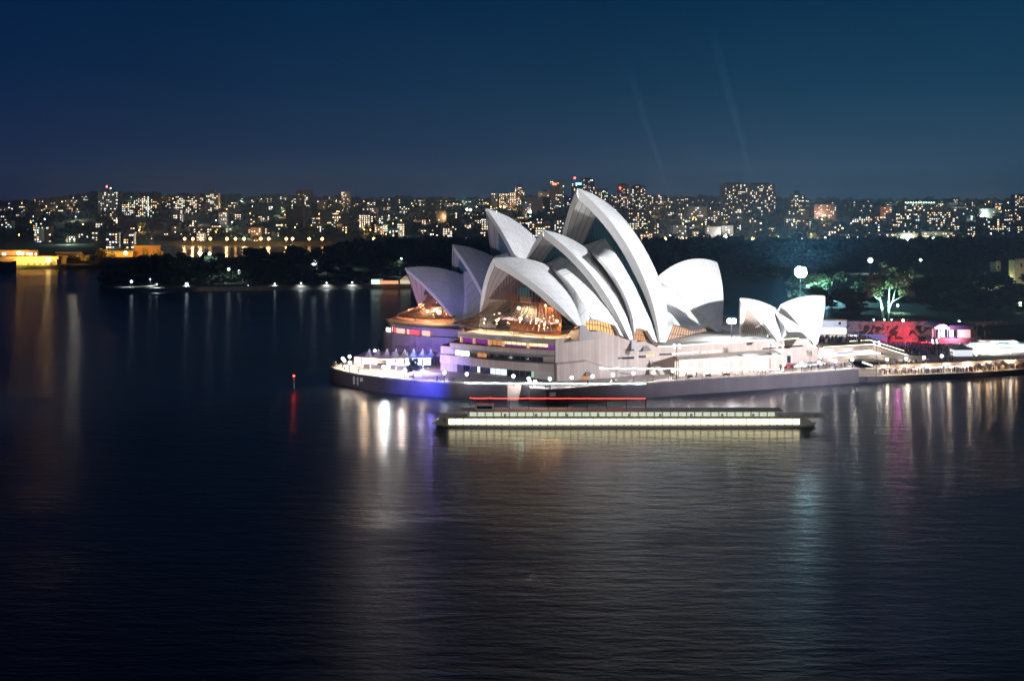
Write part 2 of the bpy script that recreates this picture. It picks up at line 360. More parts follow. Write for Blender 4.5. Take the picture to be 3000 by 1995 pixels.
ad = N(t, 'ShaderNodeMath', operation='MULTIPLY_ADD'); L(t, chev.outputs[0], ad.inputs[0]); ad.inputs[1].default_value = 1.2; L(t, s_.outputs[1], ad.inputs[2])
l1 = frac_line(s_.outputs[0], 1.0, .07); l2 = frac_line(ad.outputs[0], .5, .045)
mxm = N(t, 'ShaderNodeMath', operation='MAXIMUM'); L(t, l1, mxm.inputs[0]); L(t, l2, mxm.inputs[1])
cc = N(t, 'ShaderNodeMixRGB'); L(t, mxm.outputs[0], cc.inputs[0]); cc.inputs[1].default_value = (.80, .80, .79, 1); cc.inputs[2].default_value = (.50, .50, .50, 1)
tcn_ = N(t, 'ShaderNodeTexCoord'); nn_ = N(t, 'ShaderNodeTexNoise'); nn_.inputs['Scale'].default_value = .12; nn_.inputs['Detail'].default_value = 6; L(t, tcn_.outputs['Object'], nn_.inputs['Vector'])
fl_ = N(t, 'ShaderNodeMath', operation='FLOOR'); L(t, s_.outputs[0], fl_.inputs[0]); f2_ = N(t, 'ShaderNodeMath', operation='MULTIPLY'); L(t, ad.outputs[0], f2_.inputs[0]); f2_.inputs[1].default_value = .5
f3_ = N(t, 'ShaderNodeMath', operation='FLOOR'); L(t, f2_.outputs[0], f3_.inputs[0]); cb_ = N(t, 'ShaderNodeCombineXYZ'); L(t, fl_.outputs[0], cb_.inputs[0]); L(t, f3_.outputs[0], cb_.inputs[1])
wn_ = N(t, 'ShaderNodeTexWhiteNoise'); L(t, cb_.outputs[0], wn_.inputs['Vector'])
k1_ = N(t, 'ShaderNodeMath', operation='MULTIPLY_ADD'); L(t, wn_.outputs[0], k1_.inputs[0]); k1_.inputs[1].default_value = .12; k1_.inputs[2].default_value = .86
k2_ = N(t, 'ShaderNodeMath', operation='MULTIPLY_ADD'); L(t, nn_.outputs[0], k2_.inputs[0]); k2_.inputs[1].default_value = .16; L(t, k1_.outputs[0], k2_.inputs[2])
sc_ = N(t, 'ShaderNodeVectorMath', operation='SCALE'); L(t, cc.outputs[0], sc_.inputs[0]); L(t, k2_.outputs[0], sc_.inputs[3]); L(t, sc_.outputs[0], b.inputs['Base Color'])
rr_ = mapr(t, wn_.outputs[0], 0, 1, .28, .48); L(t, rr_, b.inputs['Roughness']); MATS['tile'] = tile
conc = bpy.data.materials.new('ribbed_concrete'); conc.use_nodes = True; t = conc.node_tree; b = t.nodes['Principled BSDF']; b.inputs['Roughness'].default_value = .8
uvn = N(t, 'ShaderNodeUVMap'); s_ = N(t, 'ShaderNodeSeparateXYZ'); L(t, uvn.outputs[0], s_.inputs[0]); l1 = frac_line(s_.outputs[0], .7, .10)
cc = N(t, 'ShaderNodeMixRGB'); L(t, l1, cc.inputs[0]); cc.inputs[1].default_value = (.62, .60, .57, 1); cc.inputs[2].default_value = (.2, .18, .17, 1)
L(t, cc.outputs[0], b.inputs['Base Color']); MATS['ribconc'] = conc
rimm = mat('rim_concrete', (.82, .81, .79), .6)
def skin(mb, hall, G, G2, ribs, near=True):
    """one half-shell: outer grid G, inner grid G2 (rows = ribs), closed round its edges"""
    f = (lambda p: hall.w(p)) if near else (lambda p: hall.w(p * MIR))
    n, m_ = len(G), len(G[0]); uv = [[(ribs * i / (n - 1), 22.0 * j / (m_ - 1)) for j in range(m_)] for i in range(n)]
    mb.grid([[f(p) for p in r] for r in G], 0, uv, flip=not near)
    mb.grid([[f(p) for p in r] for r in G2], 1, uv, flip=near)
    for row, row2, fl in ((G[0], G2[0], near), (G[-1], G2[-1], not near)):
        mb.grid([[f(p) for p in row], [f(p) for p in row2]], 2, flip=fl)
OH = thing('opera_house', 'white sail roofed opera house on a pink granite podium at the end of the point', 'opera house', (40, 420, QZ))
def shell(hall, p, thick=2.3, R=RS, nr=22, nu=24, rib=2.2, name='roof_shell'):
    st, zt, sb, zb, sf, w, zf = p
    T = np.array([st, 0, zt]); B = np.array([sb, 0, zb]); F = np.array([sf, w, zf]); c = sph_center(F, T, B, R)
    tip = ridge_pts(c, T, B, R, [i / (nr - 1) for i in range(nr)]); ts = [j / (nu - 1) for j in range(nu)]
    G, G2 = [], []
    for i, q_ in enumerate(tip):
        t_ = i / (nr - 1); Fi = F + (c - F) * 0 + np.array([(.5 - t_) * 1.8 * (1 if st > sb else -1), 0, 0]); row = slerp(c, Fi, q_, ts); G.append(row)
        r2 = []
        for p_, u in zip(row, ts):
            k = min(thick, .7 + u * 5.0) * (1.0 if u < .97 else .9)
            v = p_ + (c - p_) / np.linalg.norm(c - p_) * k
            if v[1] < .02: v[1] = .02
            r2.append(v)
        G2.append(r2)
    mb = MB(); L_ = abs(np.linalg.norm(tip[0] - tip[-1])); ribs = max(4, round(L_ / rib))
    for near in (True, False): skin(mb, hall, G, G2, ribs, near)
    mb.build(name, [tile, conc, rimm], OH, smooth=False)
    return dict(c=c, G=G, G2=G2, T=T, B=B, F=F, R=R, hall=hall, name=name)
HC = Hall(0.77961523, 16.16617616, 411.52623907)
HD = Hall(0.5286464742796539, -12.21851028228796, 489.71487673740563)
HB = Hall(0.6112728695458878, 88.16878475182635, 416.3328932207491)
C1 = shell(HC, [31.23, 43.53, 4.13, 39.87, 14.83, 23.25, 21.8]); C2 = shell(HC, [7.95, 52.5, -22.65, 40.26, -4.41, 28.71, 16.13])
C3 = shell(HC, [-9.36, 66.79, -52.72, 34.33, -25.97, 24.32, 13.6], thick=2.8); S1 = shell(HC, [-92.36, 38.0, -53.23, 33.24, -71.94, 15.76, 12.9])
D1 = shell(HD, [34.88, 36.1, 8.76, 32.54, 18.61, 16.03, 14.78], thick=1.6); D2 = shell(HD, [13.82, 44.92, -5.35, 39.54, 2.84, 16.7, 14.82], thick=1.6)
D3 = shell(HD, [-1.76, 59.46, -28.19, 44.3, -17.7, 13.23, 14.12], thick=1.8)
SD = shell(HD, [-70, 40, -30, 42, -52, 14, 13.4], thick=1.6)
B1 = shell(HB, [12.3, 29.01, -5.14, 24.85, 2.44, 8.87, 14.6], thick=1.0, rib=1.2); B2 = shell(HB, [-31.4, 27.8, -7.73, 25.83, -13.29, 11.17, 12.6], thick=1.0, rib=1.2)
def ruled(A, B, n=8, bulge=None):
    return [[a_ + (b_ - a_) * (k / (n - 1)) + (bulge * 4 * (k / (n - 1)) * (1 - k / (n - 1)) if bulge is not None else 0) for k in range(n)] for a_, b_ in zip(A, B)]
def resample(pts, n):
    pts = [np.array(p, float) for p in pts]; d = [0]
    for a_, b_ in zip(pts[:-1], pts[1:]): d.append(d[-1] + np.linalg.norm(b_ - a_))
    return [np.array([np.interp(d[-1] * k / (n - 1), d, [p[i] for p in pts]) for i in range(3)]) for k in range(n)]
def patch(hall, left, right, name, thick=1.2, n=24, mirror=True, cen=None):
    """side shell between two main shells: a doubly bent sheet with thickness, mirrored to the far side"""
    A_, B_ = resample(left, n), resample(right, n); G = ruled(A_, B_, 10)
    if cen is not None:                                     # push the sheet out to its own sphere
        for r in G:
            for k, p in enumerate(r): r[k] = cen[0] + (p - cen[0]) / np.linalg.norm(p - cen[0]) * cen[1]
    ctr = np.mean([p for r in G for p in r], 0); ctr = np.array([ctr[0], ctr[1] - 40, ctr[2] - 30])
    G2 = [[p + (ctr - p) / np.linalg.norm(ctr - p) * thick for p in r] for r in G]
    mb = MB()
    for near in ((True, False) if mirror else (True,)): skin(mb, hall, G, G2, 8, near)
    for near in ((True, False) if mirror else (True,)):
        f = (lambda p: hall.w(p)) if near else (lambda p: hall.w(p * MIR))
        for k in (0, -1): mb.grid([[f(r[k]) for r in G], [f(r[k]) for r in G2]], 2)
    return mb.build(name, [tile, tile if name == 'louvre_shell' else conc, rimm], OH)
def back_edge(sh): return sh['G'][-1]
def side_between(s1, foot2px, peak, Rpx, arch, L2px, hall, names=('louvre_shell', 'side_shell'), start=None):
    Bp = s1['B']; F2 = hall.on_plane(*L2px[-1], w=s1['F'][1] - .6); Pk = hall.on_plane(*peak); Gf = hall.on_plane(*foot2px[:2], w=foot2px[2])
    c = sph_center(Gf, Pk, F2, 60.0)
    Lc = [Bp * 1.0] + [hall.on_sphere(x, y, c, 60.0) for x, y in L2px[:-1]] + [F2]
    Rc = [Pk] + [hall.on_sphere(x, y, c, 60.0) for x, y in Rpx] + [Gf]
    bottom = [hall.on_sphere(x, y, c, 60.0) for x, y in arch]
    Lt = [hall.on_plane(*start)] + Lc[1:] if start else Lc
    patch(hall, Lt + bottom + [Gf * .995 + np.array([.2, 0, 0])], Rc, names[1], thick=1.3, n=26)
    be = back_edge(s1)[::-1]; patch(hall, be, Lc, names[0], thick=.8, n=16)
    return Lc, Rc
side_between(C1, (1841, 995, 27.0), (1654, 739), [(1701, 783), (1752, 846), (1786, 903), (1810, 944)], [(1748, 936), (1770, 940), (1790, 944), (1803, 950), (1816, 980)],
             [(1633, 795), (1665, 826), (1687, 853), (1713, 893), (1729, 934)], HC)
side_between(C2, (1926, 1003, 23.5), (1772, 698), [(1798, 735), (1822, 771), (1860, 838), (1890, 905), (1908, 944)], [(1880, 963), (1900, 970), (1908, 990)],
             [(1752, 752), (1799, 806), (1829, 860), (1850, 911), (1862, 960)], HC, start=(1730, 734))
# back louvre of the tallest shell, the side shell behind it and the lip of the south shell
Lc = [HC.on_plane(1938, 843, w=2.0), HC.on_plane(1957, 875, w=9), HC.on_plane(1970, 912, w=16.0), HC.on_plane(1974, 948, w=22.0)]
patch(HC, back_edge(C3)[::-1], Lc + [HC.on_plane(1951, 1003, w=23.5)], 'louvre_shell', thick=.8, n=16)
Rc = [HC.on_plane(1939, 842, w=1.8), HC.on_plane(1983, 880, w=6), HC.on_plane(2008, 913, w=10.), HC.on_plane(2028, 942, w=13.5), HC.on_plane(2045, 969, w=15.0)]
patch(HC, Lc, Rc, 'side_shell', thick=.8, n=16)
patch(HC, Rc, [HC.on_plane(1938, 835, w=2), HC.on_plane(1989, 861, w=6), HC.on_plane(2027, 893, w=9.5), HC.on_plane(2064, 928, w=12.8), HC.on_plane(2084, 952, w=14.6)], 'louvre_shell', thick=.8, n=16)
# far hall side shells
def simple_side(hall, s1, foot, peak, dl=3.0):
    F2 = s1['F'] + np.array([-dl, 0, 1.0]); Pk = hall.on_plane(*peak); c = sph_center(foot, Pk, F2, 60.0)
    Lc = slerp(c, s1['B'] * np.array([1, 0, 1]) + np.array([0, .3, 0]), F2, [k / 9 for k in range(10)])
    Rc = slerp(c, Pk, foot, [k / 9 for k in range(10)])
    patch(hall, Lc + [foot], Rc, 'side_shell', thick=1.0, n=20)
    patch(hall, back_edge(s1)[::-1], Lc, 'louvre_shell', thick=.6, n=14)
simple_side(HD, D1, D2['F'] + np.array([.8, 0, 0]), (1372, 780)); simple_side(HD, D2, D3['F'] + np.array([.8, 0, 0]), (1499, 735))
simple_side(HD, D3, SD['F'], (1575, 700))
# restaurant side shells
Lb = [HB.on_plane(2263, 904, w=.3), HB.on_plane(2283, 936, w=5.5), HB.on_plane(2298, 955, w=8), HB.on_plane(2304, 980, w=9.2)]
patch(HB, back_edge(B1)[::-1], Lb, 'louvre_shell', thick=.5, n=14)
Rb = [HB.on_plane(2268, 908, w=.3), HB.on_plane(2310, 934, w=5.0), HB.on_plane(2340, 954, w=8.5), HB.on_plane(2359, 970, w=10), HB.on_plane(2376, 998, w=10.8)]
patch(HB, [Lb[0], Lb[1], Lb[2], HB.on_plane(2305, 971, w=9.1), HB.on_plane(2350, 971, w=9.9), Rb[-1]], Rb, 'side_shell', thick=.5, n=18)
# ================================================================ glass
def glass_mat(name, tint, mixg, rough=.05, tr=.8):
    m = bpy.data.materials.new(name); m.use_nodes = True; t = m.node_tree; t.nodes.clear()
    g = N(t, 'ShaderNodeBsdfGlossy'); g.inputs['Roughness'].default_value = rough; g.inputs['Color'].default_value = (.8, .85, .9, 1)
    tr_ = N(t, 'ShaderNodeBsdfTransparent'); tr_.inputs[0].default_value = (*tint, 1)
    mx_ = N(t, 'ShaderNodeMixShader'); mx_.inputs[0].default_value = mixg; L(t, tr_.outputs[0], mx_.inputs[1]); L(t, g.outputs[0], mx_.inputs[2])
    o = N(t, 'ShaderNodeOutputMaterial'); L(t, mx_.outputs[0], o.inputs[0]); MATS[name] = m; return m
GLASS_WARM = glass_mat('bronze_glass', (.85, .72, .64), .12)
GLASS_TEAL = mat('teal_glass', (.06, .20, .27), .3, spec=.7)
GLASS_UP = glass_mat('smoked_glass', (.42, .34, .38), .22)
MULL = mat('mullion_bronze', (.17, .12, .10), .5)
MULLT = mat('mullion_teal', (.14, .30, .36), .5)
def inner_curve(sh, k):
    return [np.array(p) for p in sh['G2'][k]]
def mouth_glass(sh, k, zmin, name='glass_wall', gm=GLASS_TEAL, mm=MULLT, step=1.5, vertical_at=None):
    """curtain wall that closes the mouth a little way in: follows the inner face of rib k, uprights every step metres"""
    hall = sh['hall']; cv = [p for p in inner_curve(sh, k) if p[2] >= zmin]
    if vertical_at is not None: cv = [np.array([vertical_at, p[1], p[2]]) for p in cv]
    mb = MB(); mb.grid([[hall.w(p), hall.w(p * np.array([1, 0, 1])), hall.w(p * MIR)] for p in cv])
    g = mb.build(name, gm, OH)
    mb = MB(); ws = [p[1] for p in cv]; w0 = max(ws); zz = [p[2] for p in cv]; ss = [p[0] for p in cv]
    x = -w0 + .6; order = np.argsort(ws)
    while x < w0 - .3:
        zt = float(np.interp(abs(x), np.array(ws)[order], np.array(zz)[order]))
        if zt > zmin + .8:
            zs = np.linspace(zmin, zt, 7); pp = [hall.w((float(np.interp(z, np.array(zz), np.array(ss))) if zz[0] < zz[-1] else float(np.interp(z, zz[::-1], ss[::-1])) , x, z)) for z in zs]
            pp = [(p[0] + hall.n[0] * .12, p[1] + hall.n[1] * .12, p[2]) for p in pp]
            mb.tube(pp, .13, 4)
        x += step
    mb.build('mullion_frame', mm, g); return g
mouth_glass(C3, 5, 16.5); mouth_glass(C2, 5, 18.5); mouth_glass(D3, 4, 16, step=1.2); mouth_glass(D2, 4, 17, step=1.2)
mouth_glass(B1, 4, 15.5, step=1.0, gm=GLASS_WARM, mm=MULL)
mouth_glass(S1, 4, 14, step=1.5)
# ---- foyer glass of the near hall: upright upper glass, then a skirt of glass sweeping out to a canopy edge
def foyer(hall, sh, k, s_top, z_top, half, edge_pts, floor_z, name='foyer_glass', wall_col=(.24, .11, .06), purple=True):
    g = mouth_glass(sh, k, z_top, name='upper_glass', gm=GLASS_UP, mm=MULL, step=1.35, vertical_at=s_top)
    E_ = resample(edge_pts, 29); Tn = [np.array([s_top - .9 * (abs(v) ** 2.2) * 2.5, v * half, z_top - 1.5 * abs(v) ** 3]) for v in np.linspace(-1, 1, 29)]
    G = []
    for a_, b_ in zip(Tn, E_):
        row = []
        for u in np.linspace(0, 1, 8):                 # steep at first, then flaring out
            p = a_ + (b_ - a_) * u; p = np.array([a_[0] + (b_[0] - a_[0]) * u ** 1.7, a_[1] + (b_[1] - a_[1]) * u ** 1.25, a_[2] + (b_[2] - a_[2]) * u ** .85]); row.append(p)
        G.append(row)
    mb = MB(); mb.grid([[hall.w(p) for p in r] for r in G]); sk = mb.build(name, GLASS_WARM, OH, smooth=True)
    mb = MB()
    for r in G: mb.tube([hall.w(p + np.array([.08, 0, .08])) for p in r], .10, 4)
    mb.tube([hall.w(r[-1]) for r in G], .28, 5); mb.build('mullion_frame', MULL, sk)
    # lower glass between canopy edge and terrace, with V struts
    lo = [hall.w((p[0] - 3.2, p[1] * .93, p[2] - .3)) for p in E_]
    mb = MB(); mb.grid([[(x, y, z) for x, y, z in lo], [(x, y, floor_z) for x, y, z in lo]]); lg = mb.build('lower_glass', GLASS_WARM, OH)
    for i in range(2, 27, 5):
        mb = MB()
        b0 = hall.w(E_[i] - np.array([.4, 0, 0])); b1 = hall.w(E_[i + 1] - np.array([.4, 0, 0])); f0 = hall.w((E_[i][0] - 1.5, (E_[i][1] + E_[i + 1][1]) / 2, floor_z))
        mb.tube([b0, f0], .09, 4); mb.tube([b1, f0], .09, 4); mb.build('strut', MULL, lg)
    # inside: timber-lined hall wall, upper floor edge, stairs
    mb = MB(); hw = half * .72
    arc = [hall.w((s_top - 9 + 3.0 * math.cos(v * 1.2), v * hw, 0))[:2] for v in np.linspace(-1, 1, 15)]
    a_ = 0
    mb.grid([[(x, y, floor_z) for x, y in arc], [(x, y, z_top + .4) for x, y in arc]], 0, [[(i * 1.6, 0) for i in range(15)], [(i * 1.6, 10) for i in range(15)]], flip=False)
    mb.build('timber_hall_wall', panelled('timber_wall_' + name + hall_id(hall), wall_col, .8, .3), OH)
    mb = MB(); arc2 = [hall.w((s_top - 2.5, v * hw, 0))[:2] for v in np.linspace(-1, 1, 9)]
    mb.grid([[(x, y, floor_z + 4.2) for x, y in arc], [(x, y, floor_z + 4.2) for x, y in resample2(arc2, 15)]]); mb.grid([[(x, y, floor_z + 4.2) for x, y in resample2(arc2, 15)], [(x, y, floor_z + 5.3) for x, y in resample2(arc2, 15)]])
    if hall is HC:
        for (s_, w_, z_, dw, dh, c_, e_) in ((s_top - 4.5, -2.0, z_top + 3.0, 5.5, 3.0, (.10, .42, .50), .55), (s_top - 4.6, -1.5, z_top + .4, 5.5, 1.9, (1, .55, .22), .55), (s_top - 5.5, -9, z_top + .8, 6, 2.4, (1, .40, .2), .3), (s_top - 5.5, 8.5, z_top - .4, 8, 2.2, (1, .36, .2), .3)):
            q_ = [hall.w((s_, w_ - dw / 2, z_ - dh / 2)), hall.w((s_, w_ + dw / 2, z_ - dh / 2)), hall.w((s_, w_ + dw / 2, z_ + dh / 2)), hall.w((s_, w_ - dw / 2, z_ + dh / 2))]
            MB().add(q_, [(0, 1, 2, 3)]).build('lit_inner_window', glow('inner%d' % int(w_ * 10 + z_), c_, e_), OH)
    mb.build('gallery_floor', mat('gallery_purple', (.32, .20, .38), .6), OH)
    return G
def hall_id(h): return {id(HC): 'a', id(HD): 'b', id(HB): 'c'}[id(h)]
def resample2(p, n):
    xs = np.linspace(0, len(p) - 1, n); return [(float(np.interp(x, range(len(p)), [a[0] for a in p])), float(np.interp(x, range(len(p)), [a[1] for a in p]))) for x in xs]
foyer(HC, C1, 9, 19.5, 28.6, 16.5, [(15.5, -26, 21.5), (27.5, -24.5, 20.2), (28.6, -14, 20), (28, -4.4, 20), (26, 6, 20), (23.3, 14.6, 19.9), (20.3, 18.6, 19.9), (16.8, 24.5, 21.6)], 17.7)
foyer(HD, D1, 8, 22.5, 24.2, 10.5, [(19, -16.5, 16.6), (30.5, -16.5, 16.2), (33.5, -9, 16.3), (33.5, -1, 16.4), (31, 7, 16.5), (26, 13, 16.7), (20.5, 15.5, 17.2)], 14.7)
# foyer lamps that the photograph shows glowing through the glass
def inner_lamp(hall, p, r, col, s, power, name='foyer_lamp'):
    w = hall.w(p); root = OH
    r = r * .6
    o = MB().ball(w, r, 10, 6).build(name, glow('lamp_' + name + str(col) + str(s), col, s, False), root)
    if power: lamp_light('SPOT', 'lamp_light', (w[0], w[1], w[2] + 1.5), col, power * 7, root, radius=.5, target=(w[0], w[1], w[2] - 9), size=156, blend=.3)
WARM = (1, .62, .30)
for p, r, pw in (((14, 7, 27.5), .55, 2600), ((21, 9.5, 22.3), .35, 900), ((22, 3, 22.4), .35, 900), ((21, -8, 22.6), .45, 1400), ((24, -12, 21), .3, 700), ((17, 15, 23.2), .7, 2200), ((22, -2, 21.4), .25, 0), ((21, 13, 20.9), .3, 500), ((24, -6, 21.2), .3, 400), ((20, 12, 24), .2, 0)):
    inner_lamp(HC, p, r, WARM, 14, pw)
random.seed(3)
for _ in range(16): inner_lamp(HC, (random.uniform(13, 23), random.uniform(-15, 15), random.uniform(19.5, 24.5)), random.uniform(.2, .4), random.choice((WARM, (1, .5, .2), (1, .85, .65))), 10, 0)
for _ in range(9): inner_lamp(HD, (random.uniform(20, 27), random.uniform(-9, 9), random.uniform(16.5, 21)), random.uniform(.2, .4), random.choice((WARM, (1, .5, .2))), 10, 0)
inner_lamp(HC, (17.5, -2, 26.3), 1.0, (.55, .95, .9), 9, 2600, 'foyer_floodlamp')
for p, r, pw in (((24, -9, 19.5), .35, 700), ((26, -4, 19.8), .3, 500), ((25, 8, 19.6), .9, 2400), ((27, 3, 18.2), .3, 500), ((28, -11, 18.3), .3, 500), ((22, 2, 22), .3, 600)):
    inner_lamp(HD, p, r, (1, .45, .22) if r < .8 else WARM, 14, pw)
for p, pw in (((15, 19, 19.2), 1500), ((24, 8, 18.9), 2200), ((25, -6, 18.9), 2200), ((21, -18, 18.8), 1500)): lamp_light('SPOT', 'lamp_light', HC.w((p[0], p[1], p[2] + .6)), (1, .66, .38), pw * 1.6, OH, radius=.3, target=HC.w((p[0] - .01, p[1], p[2] - 9)), size=160, blend=.3)
for p, pw in (((28, 6, 15.8), 500), ((30, -4, 15.8), 500), ((28, -12, 15.8), 300)): lamp_light('SPOT', 'lamp_light', HD.w((p[0], p[1], p[2] + .6)), (1, .55, .35), pw * 1.6, OH, radius=.3, target=HD.w((p[0] - .01, p[1], p[2] - 9)), size=160, blend=.3)
# ---- orange-lit glazed arches under the side shells
def arch_glass(hall, pxs_, wv, col, s, bars=7):
    P_ = [hall.on_plane(x, y, w=w_) for (x, y), w_ in zip(pxs_, wv)]
    n = len(P_) // 2; top = resample(P_[:n], 12); bot = resample(P_[n:][::-1], 12)
    back = np.array([0, -3.0, 0])
    mb = MB(); mb.grid([[hall.w(p + back) for p in top], [hall.w(p + back) for p in bot]])
    o = mb.build('arch_glazing', glow('arch_%d' % int(s * 100), col, s), OH)
    mb = MB()
    for k in range(12): mb.tube([hall.w(top[k] + back * .5), hall.w(bot[k] + back * .5)], .13, 4)
    mid = [(a_ + b_) / 2 + back * .5 for a_, b_ in zip(top, bot)]; mb.tube([hall.w(p) for p in mid], .12, 4)
    mb.build('glazing_bar', MULL, o)
arch_glass(HC, [(1729, 932), (1765, 938), (1803, 950), (1813, 962), (1820, 984), (1800, 980), (1765, 969), (1729, 969)], [23, 24, 25.5, 26, 26, 25.5, 24, 23], (1, .56, .2), 1.5)
arch_glass(HC, [(1862, 960), (1880, 962), (1900, 970), (1906, 980), (1916, 1008), (1897, 1000), (1880, 1000), (1862, 1000)], [26, 25.5, 25, 24.6, 24.6, 25, 25.5, 26], (1, .50, .22), 1.1)
arch_glass(HC, [(1976, 952), (2000, 957), (2022, 963), (2047, 972), (2049, 1000), (2020, 1004), (1990, 1005), (1955, 1006)], [22, 20, 18, 16, 16, 18, 20, 23], (1, .62, .42), 1.0)
arch_glass(HC, [(2047, 972), (2060, 964), (2078, 956), (2092, 975), (2096, 984), (2080, 988), (2060, 992), (2047, 995)], [15, 15, 15, 15, 15, 15, 15, 15], (1, .72, .5), 1.0)
# ================================================================ podium
def wp(t): return Vector((13.8 + 97.2 * t, 380 + 49.5 * t))
def wt(px):
    k = (px - 1500) / FPX; return (k * 380 - 13.8) / (97.2 - k * 49.5)
prof = [(0, 18.3), (.085, 18.6), (.1165, 20.1), (.16, 20.0), (.2738, 15.7), (.31, 15.8), (.357, 13.5), (.903, 13.2), (.955, 10.6), (.985, 9.3)]
nrm = Vector((.4538, -.8911)); tan = Vector((.8911, .4538))
mb = MB(); a = 0; poly = []
for (t0, z0), (t1, z1) in zip(prof[:-1], prof[1:]):
    p, r = wp(t0), wp(t1); l = (r - p).length; i0 = p - nrm * .8; i1 = r - nrm * .8
    mb.add([(p.x, p.y, QZ), (r.x, r.y, QZ), (r.x, r.y, z1), (p.x, p.y, z0)], [(0, 1, 2, 3)], 0, [[(a, 0), (a + l, 0), (a + l, 9), (a, 9)]])
    mb.add([(p.x, p.y, z0), (r.x, r.y, z1), (i1.x, i1.y, z1), (i0.x, i0.y, z0)], [(0, 1, 2, 3)], 0)
    mb.add([(i0.x, i0.y, QZ), (i1.x, i1.y, QZ), (i1.x, i1.y, z1), (i0.x, i0.y, z0)], [(0, 1, 2, 3)], 0, [[(a, 0), (a + l, 0), (a + l, 9), (a, 9)]]); a += l
pe = wp(.985); mb.prism([(pe.x, pe.y), (pe.x + 14, pe.y + 45), (pe.x + 12.5, pe.y + 45), (pe.x - .8, pe.y + 1)], QZ, 9.3)
mb.build('podium_wall', PINK, OH)
ow = lambda t, z, o=0.0: (wp(t).x + nrm.x * o, wp(t).y + nrm.y * o, z)
mb = MB()
main = [wp(0.004) - nrm * .85, wp(.985) - nrm * .85, Vector((122, 474)), Vector((92, 520)), Vector((20, 545)), Vector((-36, 520)), Vector((-14, 440)), Vector((-14, 407))]
mb.prism([(p.x, p.y) for p in main], QZ + .01, 13.05)
mb.build('podium_deck', mat('deck_paving', (.42, .38, .36), .8, noise=(.15, .15)), OH)
K1 = [(13.4, 380.2), (4, 385.0), (-5.5, 391.6), (-18.3, 402.6)]; K2 = [(13.4, 380.0), (3.6, 384.2), (-6.5, 390.0), (-20.9, 400.6)]; K3 = [(13.4, 379.9), (3.2, 384.0), (-7.6, 390.2), (-24.4, 404.6)]
INW = np.array([.711, .703])
def band(path, z0, z1, depth, name, m_, off=0.0):
    p = resample([(x, y, 0) for x, y in path], 15); o = [(q_[0] + INW[0] * off, q_[1] + INW[1] * off) for q_ in p]; i = [(q_[0] + INW[0] * (off + depth), q_[1] + INW[1] * (off + depth)) for q_ in p]
    mb = MB(); mb.prism(o[::-1] + i, z0, z1); return mb.build(name, m_, OH)
terr_poly = K1[::-1] + [(34, 391.5), (40, 410), (18, 424), (-14, 412)]
MB().prism(terr_poly[:3] + terr_poly[3:], 16.9, 17.7).build('terrace_floor', MATS['deck_paving'], OH)
MB().prism([(13, 381.8), (33, 391.6), (30, 415), (-10, 420), (-14, 406), (-3, 394)], 13.0, 16.95).build('terrace_core', PINK, OH)
band(K1, 16.5, 18.35, .5, 'parapet', PINK); band(K2, 13.2, 14.7, 5, 'fascia_band', PINK); band(K3, 7.7, 10.4, 6, 'fascia_band', PINK)
# strip windows of the upper foyer level
purp = glow('purple_window', (.42, .06, .48), .62); yelw = glow('yellow_window', (1, .72, .36), 2.0); whit = glow('white_window', (.86, 1, .84), 3.2); orng = glow('orange_window', (1, .42, .16), .7)
P1 = resample([(x, y, 0) for x, y in K1], 41)
def strip(path, i0, i1, z0, z1, m_, off, name):
    mb = MB(); pts_ = [(path[i][0] + INW[0] * off, path[i][1] + INW[1] * off) for i in range(i0, i1 + 1)]
    mb.grid([[(x, y, z0) for x, y in pts_], [(x, y, z1) for x, y in pts_]]); o = mb.build(name, m_, OH)
    mb = MB()
    for zz in (z0 + .06, z1 - .06): mb.tube([(x - INW[0] * .08, y - INW[1] * .08, zz) for x, y in pts_], .08, 4)
    for k in range(0, len(pts_), 2): mb.box((pts_[k][0] - INW[0] * .08, pts_[k][1] - INW[1] * .08, (z0 + z1) / 2), (.12, .12, z1 - z0), math.radians(45))
    mb.build('window_frame', MULL, o); return o
segs = [(0, 8, yelw), (8, 9, purp), (9, 19, yelw), (20, 27, yelw), (28, 34, purp), (35, 40, purp)]
strip(P1, 0, 3, 14.72, 16.5, purp, 1.2, 'strip_window'); strip(P1, 3, 10, 15.3, 16.5, yelw, 1.2, 'strip_window'); strip(P1, 3, 10, 14.72, 15.3, purp, 1.25, 'strip_window')
strip(P1, 11, 20, 15.4, 16.5, yelw, 1.2, 'strip_window'); strip(P1, 11, 20, 14.72, 15.4, purp, 1.25, 'strip_window')
strip(P1, 21, 26, 14.72, 16.5, orng, 1.2, 'strip_window'); strip(P1, 26, 33, 14.72, 16.5, purp, 1.2, 'strip_window'); strip(P1, 34, 39, 14.72, 16.5, purp, 1.2, 'strip_window')
for k in (10, 20, 26, 33, 39): MB().box((P1[k][0] + INW[0] * .7, P1[k][1] + INW[1] * .7, 15.6), (.7, .7, 1.8), R_(45)).build('window_pier', mat('glow_pier', (.8, .5, .3), .7, emit=(1, .5, .2), es=.45), OH)  # orange light on the piers put into their material as glow
# slanted soffit and dark glass of the middle level
P2 = resample([(x, y, 0) for x, y in K2], 41)
mb = MB(); mb.grid([[(p[0] + INW[0] * .1, p[1] + INW[1] * .1, 13.2) for p in P2], [(p[0] + INW[0] * 3.0, p[1] + INW[1] * 3.0, 11.9) for p in P2]], flip=True)
mb.build('soffit', mat('soffit_grey', (.24, .23, .23), .8), OH)
strip(P2, 0, 26, 10.4, 11.95, DARKG, 3.0, 'dark_glazing'); strip(P2, 27, 31, 10.4, 11.95, orng, 3.0, 'strip_window'); strip(P2, 33, 39, 10.4, 12.4, whit, 1.6, 'meeting_room_window')
